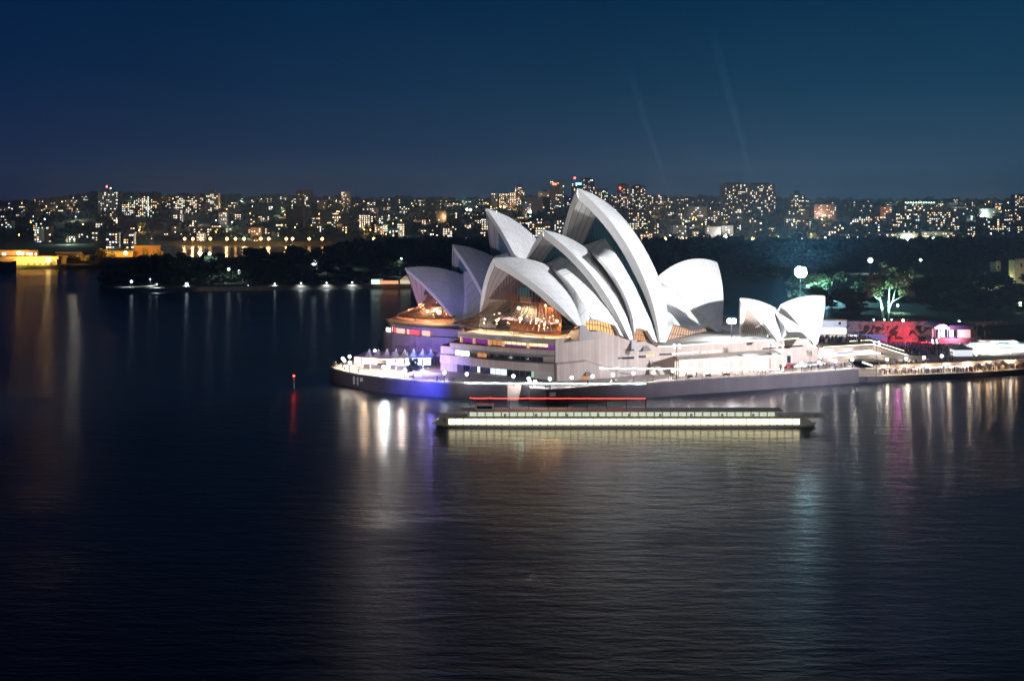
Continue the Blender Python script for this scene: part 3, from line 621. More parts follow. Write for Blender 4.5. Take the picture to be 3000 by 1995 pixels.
# ground level: set back glass, lit doors
P3 = resample([(x, y, 0) for x, y in K3], 41)
strip(P3, 0, 40, QZ, 7.75, DARKG, 5.0, 'ground_glazing')
for i0, i1, m_ in ((3, 4, whit), (7, 10, glow('dim_green_window', (.5, .75, .55), .8)), (18, 24, glow('shop_window', (.75, .9, 1), 1.6)), (28, 29, whit)): strip(P3, i0, i1, QZ + .1, 7.2, m_, 4.8, 'shop_window')
MB().prism([(-24.2, 404.8), (-18.5, 402.0), (-6, 416), (-13, 440), (-16, 436)], QZ, 13.2).build('side_wall', PINK, OH)
MB().prism([(-16, 405.4), (-12, 402.2), (-6, 416), (-13, 440), (-16.4, 437)], 13.2, 16.9).build('side_wall', PINK, OH)
# lean-to walls low on the west side
mb = MB(); ts_ = [0.0, .055, .10, .155, .21]; zs_ = [10.3, 10.4, 10.6, 8.6, 7.2]
pl = [wp(t) + nrm * .9 for t in ts_]; a = 0
for k in range(4):
    p, r = pl[k], pl[k + 1]; l = (r - p).length
    mb.add([(p.x, p.y, QZ), (r.x, r.y, QZ), (r.x, r.y, zs_[k + 1]), (p.x, p.y, zs_[k]), ow(ts_[k + 1], zs_[k + 1] + .5), ow(ts_[k], zs_[k] + .5)], [(0, 1, 2, 3), (3, 2, 4, 5)], 0, [[(a, 0), (a + l, 0), (a + l, 6), (a, 6)]] * 2); a += l
mb.build('lower_wall', PINK, OH)
def wallbox(px0, py0, px1, py1, m_, name, out=.06, dep=.5, slope=0.0):
    t0, t1 = wt(px0), wt(px1); p, r = wp(t0), wp(t1); n0 = nrm * out
    zt = [CH - (py0 - HY) * p.y / FPX, CH - (py0 + slope - HY) * r.y / FPX]; zb = [CH - (py1 - HY) * p.y / FPX, CH - (py1 + slope - HY) * r.y / FPX]
    P_ = [p + n0, r + n0, r - nrm * dep, p - nrm * dep]
    return MB().prism([(v.x, v.y) for v in P_], [zb[0], zb[1], zb[1], zb[0]], [zt[0], zt[1], zt[1], zt[0]]).build(name, m_, OH)
slit = glow('slit_window', (1, .93, .74), 2.6); slity = glow('slit_window_yellow', (1, .8, .34), 1.3)
wallbox(1811, 1047, 1858, 1053, DARKG, 'slit_window', slope=-2); wallbox(1871, 1042, 1892, 1048, DARKG, 'slit_window'); wallbox(1892, 1040, 1918, 1045, slity, 'slit_window', slope=-3)
wallbox(1932, 1036, 1968, 1041, DARKG, 'slit_window', slope=-1)
for x0, x1, y_ in ((1969, 1993, 1034.5), (1996, 2019, 1033), (2022, 2044, 1031), (2056, 2070, 1030), (2076, 2112, 1028)): wallbox(x0, y_, x1, y_ + 4.5, slit, 'slit_window', slope=-1.5)
wallbox(2234, 1020, 2352, 1024, DARKG, 'slit_window', slope=-9)
for x0, y_ in ((2274, 1016.5), (2290, 1016)): wallbox(x0, y_, x0 + 5, y_ + 2.6, slit, 'slit_window', out=.1)
wallbox(2306, 1042, 2316, 1064, DARKG, 'service_door')
def hood(px, py, w_, h_, zd):
    t0 = wt(px); c = wp(t0); z = CH - (py - HY) * c.y / FPX; mb = MB(); u = tan * (w_ / 2)
    v = [c - u * .3, c + u * .55]; b_ = [c - u + nrm * zd, c + u + nrm * zd, c + u, c - u]
    mb.add([(v[0].x, v[0].y, z), (v[1].x, v[1].y, z), (b_[0].x, b_[0].y, z - h_), (b_[1].x, b_[1].y, z - h_), (b_[2].x, b_[2].y, z - h_), (b_[3].x, b_[3].y, z - h_)], [(2, 3, 1, 0), (0, 5, 2), (1, 3, 4), (2, 3, 4, 5)])
    mb.build('vent_hood', mat('hood_stone', (.2, .17, .16), .8), OH)
hood(1890, 1013, 3.6, 1.6, 1.2); hood(1716, 1079, 2.3, 2.2, 2.0)
o = wallbox(1703, 1099, 1720, 1121, orng, 'doorway', out=1.0, dep=0)
# stair fins halfway along
for k, (px, h0) in enumerate(((1903, 9.6), (1912, 9.4))):
    c = wp(wt(px)); mb = MB(); e_ = c + nrm * .8 + tan * (4.5 + 1.5 * k)
    mb.add([(c.x, c.y, h0), (c.x, c.y, QZ), (c.x + nrm.x * 3, c.y + nrm.y * 3, QZ), (c.x + tan.x * 4.6, c.y + tan.y * 4.6, 6.4), (e_.x + nrm.x * 2, e_.y + nrm.y * 2, QZ)], [(0, 1, 2), (0, 2, 4, 3)])
    mb.build('stair_fin', mat('fin_stone', (.34, .31, .26), .8), OH)
wallbox(1903, 1080, 1912, 1113, mat('glow_pillar', (.8, .6, .5), .7, emit=(1, .6, .4), es=.8), 'glow_pillar', out=2.0, dep=0)  # pillar carries its warm light as material glow
# lit handrail on the podium edge
rail = glow('rail_light', (1, 1, .72), 3.0)
mb = MB(); pr = [ow(.357, 13.75, .12), ow(.903, 13.5, .12), ow(.955, 10.9, .12), ow(.985, 9.6, .12)]
mb.tube(pr, .16, 4); mb.build('rail_light', rail, OH)
mb = MB()
for k in range(70):
    t_ = .36 + k * (.903 - .36) / 69; p = ow(t_, 13.5, -.6); mb.box((p[0], p[1], 13.9), (.07, .07, 1.0))
mb.tube([ow(.357, 14.4, -.6), ow(.903, 14.3, -.6)], .05, 4); mb.build('balustrade', mat('balustrade_bronze', (.25, .2, .15), .4, metal=.6), OH)
# podium block and foyer terrace of the far hall
Dp = [(-16.4, 438), (-23, 441.2), (-30.5, 445.0), (-38, 450.5), (-44.0, 456.5), (-47.5, 464), (-50, 476)]
Dl = [(-16.4, 437.4), (-23, 440.2), (-31, 443.9), (-38.8, 449.2), (-45.6, 455.6), (-49.5, 463.5), (-52, 476)]
bk = [(-46, 510), (-14, 500)]
MB().prism(Dl + bk, QZ, 12.0).build('podium_wall', PINK, OH)
MB().prism([(x + .8, y + 1.2) for x, y in Dp] + bk, 12.0, 13.9).build('podium_core', PINK, OH)
MB().prism(Dp + bk, 13.9, 15.1).build('terrace_floor', PINK, OH)
pink = glow('red_window', (1, .10, .16), 1.5); pinkw = glow('pink_window', (1, .45, .35), 1.8)
Pd = resample([(x, y, 0) for x, y in Dp[2:6]], 21)
for a0, a1, m_ in ((0, 3, pinkw), (4, 8, pink), (8, 9, pinkw), (10, 14, pinkw), (14, 16, pink), (17, 18, pinkw)):
    mb = MB(); mb.grid([[(p[0] - .05, p[1] + .3, 12.05) for p in Pd[a0:a1 + 1]], [(p[0] - .05, p[1] + .3, 13.85) for p in Pd[a0:a1 + 1]]]); mb.build('strip_window', m_, OH)
MB().box((-47.5, 459.0, 13.0), (2.4, .5, 1.5), R_(-50)).build('end_window', whit, OH)
mb = MB(); mb.tube([(x, y, 16.0) for x, y in Dp], .05, 4)
for x, y in [(p[0], p[1]) for p in resample([(x, y, 0) for x, y in Dp], 30)]: mb.box((x, y, 15.55), (.06, .06, .95))
mb.build('balustrade', MATS['balustrade_bronze'], OH)
mb = MB(); mb.tube([(p[0] + INW[0] * .3, p[1] + INW[1] * .3, 19.1) for p in P1], .05, 4)
for p in P1: mb.box((p[0] + INW[0] * .3, p[1] + INW[1] * .3, 18.7), (.06, .06, .8))
mb.build('balustrade', MATS['balustrade_bronze'], OH)
# pedestals that carry the shell feet above the deck
for sh, zb in ((C1, 17.7), (C2, 13.0), (D1, 15.0), (D2, 13.0), (D3, 13.0), (SD, 13.0)):
    for sg in (1, -1):
        F = sh['F'] * np.array([1, sg, 1]); mb = MB(); h_ = sh['hall']
        ring = lambda d, z: [h_.w((F[0] + a_ * d, F[1] + b_ * d * .8, z)) for a_, b_ in ((-1, -1), (1, -1), (1, 1), (-1, 1))]
        mb.add(ring(2.6 if sh is not C1 else 4.2, zb) + ring(1.2, F[2] + .3), [(0, 1, 5, 4), (1, 2, 6, 5), (2, 3, 7, 6), (3, 0, 4, 7), (4, 5, 6, 7)]); mb.build('pedestal', mat('pedestal_stone', (.3, .27, .27), .7), OH)
# ---------------------------------------------------------------- arcade along the west wall
AF = [Vector((54.5, 390.5)), Vector((66, 395)), Vector((79, 400)), Vector((91.5, 404.5))]; AB = [wp(.42), wp(.54), wp(.68), wp(.80)]
arc_ = thing('arcade', 'bright glazed arcade with a flat roof against the pink west wall', 'arcade', (73, 400, QZ))
AW = [p + nrm * .12 for p in AB]
MB().prism([(p.x, p.y) for p in AF + AW[::-1]], 9.3, 10.3).build('roof', mat('roof_stone', (.55, .45, .4), .8), arc_)
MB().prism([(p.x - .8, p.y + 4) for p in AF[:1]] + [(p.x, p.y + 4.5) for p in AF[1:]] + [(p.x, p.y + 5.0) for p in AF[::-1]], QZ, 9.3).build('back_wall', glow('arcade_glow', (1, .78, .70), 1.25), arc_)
col = mat('lit_column', (.8, .66, .6), .7)
for k in range(14):
    u = k / 13; p = AF[0] + (AF[-1] - AF[0]) * u; MB().box((p.x + .3, p.y + .7, (QZ + 9.3) / 2), (.55, .55, 9.3 - QZ), .37).build('column', col, arc_)
for k, (px, w_) in enumerate(((2009, 2.2), (2073, 2.6), (2103, 2.6), (2162, 2.8), (2195, 1.6), (2247, 2.4), (2040, 1.2), (2128, 1.0), (2222, 1.0))):
    u = (px - 1995) / 305.; p = AF[0] + (AF[-1] - AF[0]) * u; MB().box((p.x + .3, p.y + 2.2, 7.0), (w_ * .62, .4, 4.1), .37).build('light_panel', glow('arcade_panel', (1, .86, .80), 5.5), arc_)
for px in (2200, 2276):
    u = (px - 1995) / 305.; p = AF[0] + (AF[-1] - AF[0]) * u; MB().box((p.x, p.y + 3, 10.5), (5 if px < 2250 else 2, 3, .25), .37).build('roof_vent', WHITE, arc_)
for u in (.1, .3, .5, .7, .9):
    p = AF[0] + (AF[-1] - AF[0]) * u; lamp_light('POINT', 'lamp_light', (p.x, p.y - .2, 8.6), (1, .76, .66), 900, arc_, radius=.5)
# ================================================================ quay furniture
LAMPW = glow('lamp_globe', (1, .93, .85), 16); LAMPC = glow('lamp_globe_cool', (.85, .93, 1), 16)
LAMPG = glow('lamp_globe_green', (.75, 1, .8), 25)
def globe_lamp(px, py, z, gz_, m_=LAMPW, power=380, colr=(1, .88, .76), r=.5, name='globe_lamp', Y=None, label=None, group='globe lamps along the broadwalk'):
    p = W(px, py, z) if Y is None else WD(px, py, Y); z = p.z
    t_ = thing(name, label or 'round white globe lamp on a slim post along the opera house broadwalk', 'lamp', (p.x, p.y, gz_), group)
    MB().tube([(p.x, p.y, gz_), (p.x, p.y, z - r * .8)], [.1, .06], 6).build('post', BLACK, t_)
    MB().tube([(p.x, p.y, gz_), (p.x, p.y, gz_ + .25)], [.25, .14], 8).build('base', BLACK, t_)
    MB().ball((p.x, p.y, z), r, 12, 8).build('globe', m_, t_, smooth=True)
    if power: lamp_light('SPOT', 'lamp_light', (p.x, p.y, z - r - .1), colr, power * 5, t_, radius=r, target=(p.x, p.y, z - 9), size=158, blend=.3)
    return t_
for i, (px, py) in enumerate(((1302, 1092), (1367.5, 1096), (1504, 1102), (1549, 1109), (1611, 1110), (1675, 1106), (1736, 1102.6), (1796, 1098), (1856, 1094), (1914, 1091.6), (1971, 1087), (2297, 1067), (2348, 1064), (2399, 1061), (2448, 1058), (2497, 1054))):
    globe_lamp(px, py, 7.9, QZ, LAMPC if i < 9 else LAMPW, 420, (.9, .93, 1) if i < 5 else (1, .86, .78))
for px, py in ((1004, 1050), (1009, 1056), (1024, 1045), (1058, 1041), (1091, 1036), (1098, 1028), (1025, 1062), (1051, 1068), (1237, 1088), (1186, 1084)):
    globe_lamp(px, py, 8.0, QZ, LAMPW, 700, (1, .76, .55), label='round warm globe lamp on the rounded north tip of the quay', group='globe lamps at the tip of the quay')
for px, py in ((2599, 1053), (2655, 1050), (2707, 1047), (2759, 1043), (2860, 1037), (2957, 1030.5), (3050, 1025)):
    globe_lamp(px, py, 7.9, 4.6, LAMPW, 450, (1, .82, .66), label='round warm globe lamp on the right hand upper promenade', group='globe lamps on the upper promenade')
def floodmast(px, ytop, Y, zb, label, heads=4, m_=None, power=0, target=None, colr=(1, 1, 1), headr=.35, name='floodlight_mast', size=80):
    p = WD(px, ytop, Y); t_ = thing(name, label, 'floodlight', (p.x, p.y, zb))
    MB().tube([(p.x, p.y, zb), (p.x, p.y, p.z)], [.13, .08], 6).build('pole', BLACK, t_)
    MB().box((p.x, p.y, p.z), (1.8, .15, .15)).build('crossbar', BLACK, t_)
    for k in range(heads):
        x = p.x - .8 + 1.6 * (k % 2) + .2 * (k // 2); z = p.z + .45 - .9 * (k // 2)
        MB().ball((x, p.y - .3, z), headr, 14, 10).build('lamp_head', m_ or glow('mast_head', (.6, .75, 1), 6), t_)
    if power:
        lamp_light('SPOT' if target is not None else 'POINT', 'lamp_light', (p.x, p.y + (.8 if target is not None else -.8 - 2.2 * headr), p.z), colr, power, t_, radius=headr, target=target, size=size)
    return t_
floodmast(1982, 1014, 385, QZ, 'tall thin mast with four small bluish lamp heads left of the arcade', power=90000, target=(24, 404, 38), size=52, colr=(.95, .96, 1)); floodmast(2256, 1010, 401, QZ, 'tall thin mast with bluish lamp heads at the right end of the arcade', power=90000, target=(66, 424, 36), size=56, colr=(.95, .96, 1))
floodmast(2567, 1005, 408, 2.0, 'tall dark mast with bluish lamp heads at the step between the two quays'); floodmast(2737, 1000, 445, QZ, 'tall pale mast with crossbars in front of the concert stage', heads=4)
SUPER = glow('floodlight_face', (.9, .97, 1), 22)
# the brightest floodlights that stand in the picture
PF = floodmast(2143, 944, 428, 13.0, 'dazzling white floodlight between the tallest sails and the small restaurant sails', 2, SUPER, 0, None, (.85, .95, 1), .95, 'podium_floodlight')
for dz in (-10, 10): p = WD(2143, 944, 425.5); lamp_light('SPOT', 'lamp_light', (p.x, p.y, p.z), (.85, .95, 1), 42000 if dz > 0 else 26000, PF, radius=.9, target=(p.x, p.y, p.z + dz), size=162, blend=.3)
LT = floodmast(2345, 797, 610, 13.5, 'dazzling blue white floodlight tower above the dark garden trees', 4, glow('tower_face', (.62, .95, 1), 90), 40000, None, (.30, .8, 1), 2.2, 'light_tower')
for dz in (-10, 10):                            # added up and down spots for its glow; level light kept off the water
    p = WD(2345, 797, 605.0); lamp_light('SPOT', 'lamp_light', (p.x, p.y, p.z), (.30, .8, 1), 420000, LT, radius=2, target=(p.x, p.y, p.z + dz), size=170, blend=.5)
floodmast(1131, 1079, 395, QZ, 'glaring white work light on a short post by the marquee', 2, SUPER, 6500, None, (.95, .97, 1), .6, 'work_light')
floodmast(1560, 1122, 368.5, QZ, 'glaring white work light on the quay edge near the step recess', 2, SUPER, 3200, None, (.95, .97, 1), .5, 'work_light')
# coloured event lights: blue wash on the north end, red wash by the stage
bl = floodmast(1216, 1066, 399, QZ, 'blue event spotlight mast on the quay beside the marquee', 2, glow('blue_head', (.05, .25, 1), 14), 0, None, headr=.35, name='event_spotlight')
p = WD(1216, 1062, 396)
lamp_light('SPOT', 'lamp_light', (p.x, p.y + 5, p.z + 1), (.06, .10, 1), 26000, bl, radius=.6, target=(-30, 450, 4), size=58, blend=.9)
lamp_light('SPOT', 'lamp_light', (p.x + 4, p.y - 30, 7), (.05, .08, 1), 110000, bl, radius=.8, target=(p.x + 4, p.y - 8, 1), size=80, blend=1)
lamp_light('SPOT', 'lamp_light', (-38, 428, 11.5), (.22, .16, 1), 16000, bl, radius=.5, target=(-35, 446, 7), size=120, blend=1)
lamp_light('SPOT', 'lamp_light', (-16, 405, 9), (.3, .25, 1), 5000, bl, radius=.5, target=(-20, 420, 6), size=110, blend=1)
lamp_light('SPOT', 'lamp_light', (p.x - 22, p.y - 8, p.z + 3), (.75, .2, .6), 9000, bl, radius=.6, target=(-38, 450, 9), size=60, blend=.9)
# railings round the quay
RAILM = mat('rail_steel', (.12, .11, .11), .4, metal=.8)
def railing(pts_, z, label):
    t_ = thing('railing', label, 'railing', (pts_[0][0], pts_[0][1], z)); mb = MB(); 
    mb.tube([(x, y, z + 1.05) for x, y in pts_], .04, 4); mb.tube([(x, y, z + .55) for x, y in pts_], .02, 4); mb.build('rail', RAILM, t_)
    L0 = sum(math.dist(a_, b_) for a_, b_ in zip(pts_[:-1], pts_[1:])); P_ = resample([(x, y, 0) for x, y in pts_], min(90, int(L0 / 2.4)))
    for p_ in P_: MB().box((p_[0], p_[1], z + .55), (.07, .07, 1.1)).build('post', RAILM, t_)
railing([(p_.x + .2, p_.y + .6) for p_ in edge], QZ, 'thin steel railing along the quay edge round the north tip')
railing([(p_.x, p_.y + .6) for p_ in edge2], QZ, 'thin steel railing along the straight west quay edge')
# white light trails, put in as strings of bulbs added along the quay
def trail_string(a_, b_, n, m_, r, label, sag=.25, posts=6, zb=QZ, every=9):
    a_, b_ = Vector(a_), Vector(b_); t_ = thing('light_trail_string', label, 'light trail', a_[:])
    pts_ = [a_ + (b_ - a_) * (k / (n - 1)) - Vector((0, 0, sag * math.sin(math.pi * ((k / (n - 1) * posts) % 1)))) for k in range(n)]
    MB().tube(pts_, .03, 4).build('cable', BLACK, t_)
    for k, p_ in enumerate(pts_): MB().ball(p_, r, 6, 4).build('bulb', m_, t_)
    if zb is not None:
        for k in range(posts + 1):
            p_ = a_ + (b_ - a_) * (k / posts); MB().tube([(p_.x, p_.y + .1, zb), (p_.x, p_.y + .1, p_.z + .1)], .05, 4).build('post', BLACK, t_)
    return t_
BULB = glow('trail_bulb', (.72, .86, 1), 22)
trail_string(WD(1362, 1121, 373.5), WD(1890, 1124, 373.5), 96, BULB, .15, 'cold white dotted light trail built as bulbs along the quay before the podium', .12, 12, zb=None)
trail_string(WD(1752, 1078, 386.5), WD(2282, 1081, 386.5), 96, BULB, .17, 'cold white dotted light trail built as bulbs across the front of the arcade', .2, 10)
# ---------------------------------------------------------------- marquee on the north end
mq = thing('marquee', 'white marquee with peaked canopies and glowing sides on the north end of the quay', 'marquee', (-40, 414, QZ))
CANV = mat('white_canvas', (.8, .78, .8), .7)
A0, A1 = Vector((-54.5, 411)), Vector((-27.5, 408))
MB().prism([(A0.x, A0.y), (-44, 405.4), (A1.x, A1.y), (A1.x + 1, 424), (-52, 426)], 8.5, 8.75).build('flat_canopy', CANV, mq)
for k in range(8):
    u = (k + .5) / 8; cx = -51 + 24.5 * u; cy = 414.5 + 1.5 * u; mb = MB(); n_ = 12; R0 = 1.75
    rings = []
    for j, (rr_, zz_) in enumerate(((1.0, 8.75), (.55, 9.35), (.25, 10.1), (.05, 11.0))): rings.append([(cx + R0 * rr_ * max(-1, min(1, 1.35 * math.cos(2 * math.pi * i / n_))), cy + 5.0 * rr_ * max(-1, min(1, 1.35 * math.sin(2 * math.pi * i / n_))), zz_) for i in range(n_ + 1)])
    mb.grid(rings, flip=True); mb.build('peaked_canopy', CANV, mq)
glw = glow('marquee_glow', (1, .86, .74), 2.6); glw2 = glow('marquee_glow_cool', (.9, .9, 1), 4.0)
for k in range(9):
    u0, u1 = k / 9 + .01, (k + 1) / 9 - .012; P_ = [A0 + (Vector((-44, 405.4)) - A0) * min(1, u * 2.5) if u < .4 else Vector((-44, 405.4)) + (A1 - Vector((-44, 405.4))) * ((u - .4) / .6) for u in (u0, u1)]
    if k == 3: continue
    mb = MB(); mb.grid([[(p_.x, p_.y + 1.2, QZ + (1.6 if k < 5 else 1.4)) for p_ in P_], [(p_.x, p_.y + 1.2, 8.45) for p_ in P_]]); mb.build('side_wall', glw if k < 4 else glw2, mq)
    MB().box((P_[0].x, P_[0].y + .3, 6.6), (.18, .18, 3.6)).build('pole', WHITE, mq)
MB().box((-41, 412, QZ + .6), (20, 3, 1.1), -.1).build('counter', mat('counter_dark', (.08, .08, .09), .7), mq)
for x, y, e_, c_ in ((-50, 405, 3000, (1, .7, .45)), (-44, 401.5, 5000, (1, .78, .6)), (-37, 399.5, 6000, (1, .8, .72)), (-31, 400, 4500, (.75, .6, 1)), (-27, 397, 2500, (.3, .25, 1))): lamp_light('POINT', 'lamp_light', (x, y, 7.6), c_, e_, mq, radius=.6)
# ---------------------------------------------------------------- people
SKIN = (.35, .2, .14)
def person_mesh(shirt, trouser):
    """one continuous standing figure, 1.72 m: lathe-like torso and head joined to tapered legs and arms by a skin modifier"""
    me = bpy.data.meshes.new('person')
    J = [(0, 0, .93), (0, 0, 1.18), (0, 0, 1.40), (0, .01, 1.50), (0, .02, 1.63), (-.10, 0, .88), (-.12, -.02, .48), (-.12, .02, .06), (-.12, -.10, .03), (.10, 0, .88), (.14, .10, .50), (.15, .18, .08), (.15, .08, .03),
         (-.19, 0, 1.38), (-.24, .02, 1.10), (-.25, -.08, .86), (.19, 0, 1.38), (.25, .02, 1.12), (.24, -.14, .93)]
    E_ = [(0, 1), (1, 2), (2, 3), (3, 4), (0, 5), (5, 6), (6, 7), (7, 8), (0, 9), (9, 10), (10, 11), (11, 12), (2, 13), (13, 14), (14, 15), (2, 16), (16, 17), (17, 18)]
    Rr = [.15, .15, .17, .06, .11, .10, .07, .045, .04, .10, .07, .045, .04, .06, .045, .035, .06, .045, .035]
    me.from_pydata(J, E_, []); o = bpy.data.objects.new('person', me); C.objects.link(o)
    md = o.modifiers.new('skin', 'SKIN'); md.use_smooth_shade = True
    for v, r in zip(me.skin_vertices[0].data if me.skin_vertices else [], Rr): v.radius = (r, r * .8)
    mm = bpy.data.materials.new('person_clothes'); mm.use_nodes = True; t = mm.node_tree; b = t.nodes['Principled BSDF']; b.inputs['Roughness'].default_value = .9
    tcn = N(t, 'ShaderNodeTexCoord'); s_ = N(t, 'ShaderNodeSeparateXYZ'); L(t, tcn.outputs['Object'], s_.inputs[0])
    r_ = N(t, 'ShaderNodeValToRGB'); r_.color_ramp.interpolation = 'CONSTANT'; cr = r_.color_ramp
    while len(cr.elements) < 5: cr.elements.new(.5)
    for e, (p_, c_) in zip(cr.elements, ((0, (.02, .02, .02)), (.04, trouser), (.5, shirt), (.8, SKIN), (.9, (.03, .02, .015)))): e.position = p_; e.color = (*c_, 1)
    m_ = N(t, 'ShaderNodeMath', operation='DIVIDE'); L(t, s_.outputs[2], m_.inputs[0]); m_.inputs[1].default_value = 1.86; L(t, m_.outputs[0], r_.inputs[0]); L(t, r_.outputs[0], b.inputs['Base Color'])
    me.materials.append(mm); return o
protos = [('dark jacket and jeans', (.03, .03, .04), (.03, .04, .08)), ('white shirt and dark trousers', (.7, .7, .68), (.03, .03, .03)), ('red top and black trousers', (.5, .03, .02), (.02, .02, .02)),
          ('yellow safety vest', (.55, .5, .05), (.04, .05, .09)), ('blue shirt and grey trousers', (.06, .12, .4), (.15, .15, .16)), ('pale pink dress', (.6, .35, .35), (.1, .08, .08))]
def person_base(i):
    try:
        o = person_mesh(protos[i][1], protos[i][2])
    except Exception:
        raise
    return o
# turn the skinned figures into plain meshes once, so that copies stay light
pm = []
for i in range(len(protos)):
    o = person_mesh(protos[i][1], protos[i][2])
    if not o.data.skin_vertices:
        pass
    dg = bpy.context.evaluated_depsgraph_get(); dg.update(); me2 = bpy.data.meshes.new_from_object(o.evaluated_get(dg)); me2.name = 'person'
    bpy.data.objects.remove(o); pm.append(me2)
places = []
def put_person(px, py, z, kind, where, turn=None):
    p_ = W(px, py, z); o = bpy.data.objects.new('person', pm[kind]); C.objects.link(o); o.location = (p_.x, p_.y, z + .02); o.rotation_euler = (0, 0, turn if turn is not None else random.uniform(0, 6.28))
    sc_ = random.uniform(.95, 1.05); o.scale = (sc_, sc_, sc_)
    places.append(o); tag(o, ' '.join(('person in ' + protos[kind][0] + ' ' + where).split()[:16]), 'person', 'people on the quays'); return o
# (px, py of the feet, height of the ground, clothing, where)
for a_ in ((978, 1074, QZ, 0, 'leaning by the rail at the very tip of the quay'), (984, 1072, QZ, 1, 'beside the railing at the rounded tip'), (1281, 1117, QZ, 0, 'alone at the railing left of the step recess'), (1049, 1094, QZ, 0, 'at the railing in front of the marquee'),
           (1723, 1128, QZ, 0, 'below the orange doorway'), (1729, 1129, QZ, 4, 'just right of the orange doorway'), (1735, 1128, QZ, 0, 'third of the group by the orange doorway'), (1790, 1125, QZ, 1, 'by the quay railing under the podium wall'), (1806, 1123, QZ, 1, 'right of the bench on the west quay'),
           (1800, 1124, QZ, 0, 'between two others on the west quay'), (2009, 1106, QZ, 2, 'at the left end of the arcade'), (2040, 1104, QZ, 0, 'walking before the second bay of the arcade'), (2118, 1101, QZ, 0, 'standing before the middle of the arcade'), (2235, 1096, QZ, 4, 'at the right part of the arcade'), (2242, 1096, QZ, 0, 'beside the last bright pillar of the arcade'),
           (2322, 1084, QZ, 0, 'left of the parked cars'), (2378, 1083, QZ, 0, 'at the railing under the parked cars'), (2397, 1081, QZ, 0, 'by the railing right of the parked cars'), (2420, 1078, QZ, 0, 'near the mast before the steps'), (2426, 1076, QZ, 2, 'at the railing before the steps'), (2431, 1080, QZ, 0, 'behind the benches before the steps'),
           (2437, 1080, QZ, 4, 'in the seated group on the quay'), (2444, 1081, QZ, 0, 'middle of the seated group'), (2451, 1079, QZ, 5, 'right of the seated group'), (2465, 1078, QZ, 0, 'near the pale bollard light'), (2475, 1076, QZ, 0, 'walking towards the lower quay'),
           (2558, 1077, 4.55, 0, 'behind the tall mast on the upper promenade'), (2576, 1075, 4.55, 5, 'at the left end of the upper promenade'), (2600, 1073, 4.55, 1, 'below the first upper promenade lamp'), (2609, 1073, 4.55, 2, 'right of the first upper promenade lamp'), (2622, 1071, 4.55, 4, 'between the first two upper promenade lamps'), (2627, 1071, 4.55, 0, 'left of the second upper promenade lamp'),
           (2647, 1068, 4.55, 0, 'below the second upper promenade lamp'), (2655, 1067, 4.55, 3, 'in the middle of the upper promenade'), (2662, 1067, 4.55, 1, 'right of the yellow vest'), (2669, 1066, 4.55, 1, 'third right of the yellow vest'), (2680, 1066, 4.55, 4, 'left of the third upper promenade lamp'), (2685, 1066, 4.55, 0, 'close to the third upper promenade lamp'),
           (2704, 1064, 4.55, 1, 'under the third upper promenade lamp'), (2711, 1064, 4.55, 5, 'right of the third upper promenade lamp'), (2718, 1063, 4.55, 1, 'fourth along from the yellow vest'), (2752, 1061, 4.55, 2, 'left of the fourth upper promenade lamp'), (2762, 1060, 4.55, 1, 'under the fourth upper promenade lamp'), (2770, 1060, 4.55, 0, 'right of the fourth upper promenade lamp'), (2783, 1059, 4.55, 0, 'in front of the white event tent'), (2791, 1059, 4.55, 4, 'at the corner of the white event tent')): put_person(*a_)
# benches and bins
def bench(px, py, label):
    p_ = W(px, py, QZ); t_ = thing('bench', label, 'bench', (p_.x, p_.y, QZ)); x, y = p_.x, p_.y
    MB().box((x, y, QZ + .45), (1.9, .5, .09)).build('seat', BLACK, t_); MB().box((x, y + .28, QZ + .78), (1.9, .07, .5)).build('backrest', BLACK, t_)
    for s_ in (-.8, .8): MB().box((x + s_, y, QZ + .22), (.09, .45, .42)).build('leg', BLACK, t_)
for px, py, l_ in ((1322, 1118.5, 'dark bench on the quay left of the step recess'), (1605, 1139, 'dark bench nearest the corner of the west quay'), (1905, 1119, 'dark bench on the quay below the stair fins'), (2021, 1109, 'dark bench below the left end of the arcade'), (2075, 1106, 'dark bench below the second bright bay of the arcade'), (2130, 1102.5, 'dark bench below the middle of the arcade'), (1205, 1111, 'dark bench on the quay under the blue lit tree')): bench(px, py, l_)
# parked cars
def car(px, py, rz, body, label):
    p_ = W(px, py, QZ); t_ = thing('parked_car', label, 'car', (p_.x, p_.y, QZ), 'cars parked by the podium wall', rz)
    def lb(mb): 
        o = mb; return o
    def pl_(mb, name, m_, par=t_, sm=False):
        me = bpy.data.meshes.new(name); me.from_pydata(mb.v, [], mb.f); me.materials.append(m_); o = bpy.data.objects.new(name, me); C.objects.link(o); o.parent = par; return o
    sec = [(-2.2, .35, .75), (-2.1, .3, .95), (-1.5, .25, 1.02), (-.9, .25, 1.45), (.5, .25, 1.48), (1.2, .25, 1.0), (2.0, .28, .88), (2.2, .35, .6)]
    mb = MB(); mb.grid([[(x, -.85, z0), (x, -.88, min(z1, .95)), (x, -.66, z1), (x, .66, z1), (x, .88, min(z1, .95)), (x, .85, z0)] for x, z0, z1 in sec]); pl_(mb, 'body', body)
    mb = MB(); mb.box((-.25, 0, 1.22), (1.7, 1.6, .34)); pl_(mb, 'window', DARKG)
    for sx in (-1.35, 1.35):
        for sy in (-.82, .82):
            mb = MB(); mb.tube([(sx, sy - .1, .33), (sx, sy + .1, .33)], .33, 12); pl_(mb, 'wheel', BLACK)
    for sy in (-.6, .6):
        mb = MB(); mb.ball((2.18, sy, .65), .1, 6, 4); pl_(mb, 'headlight', WHITE)
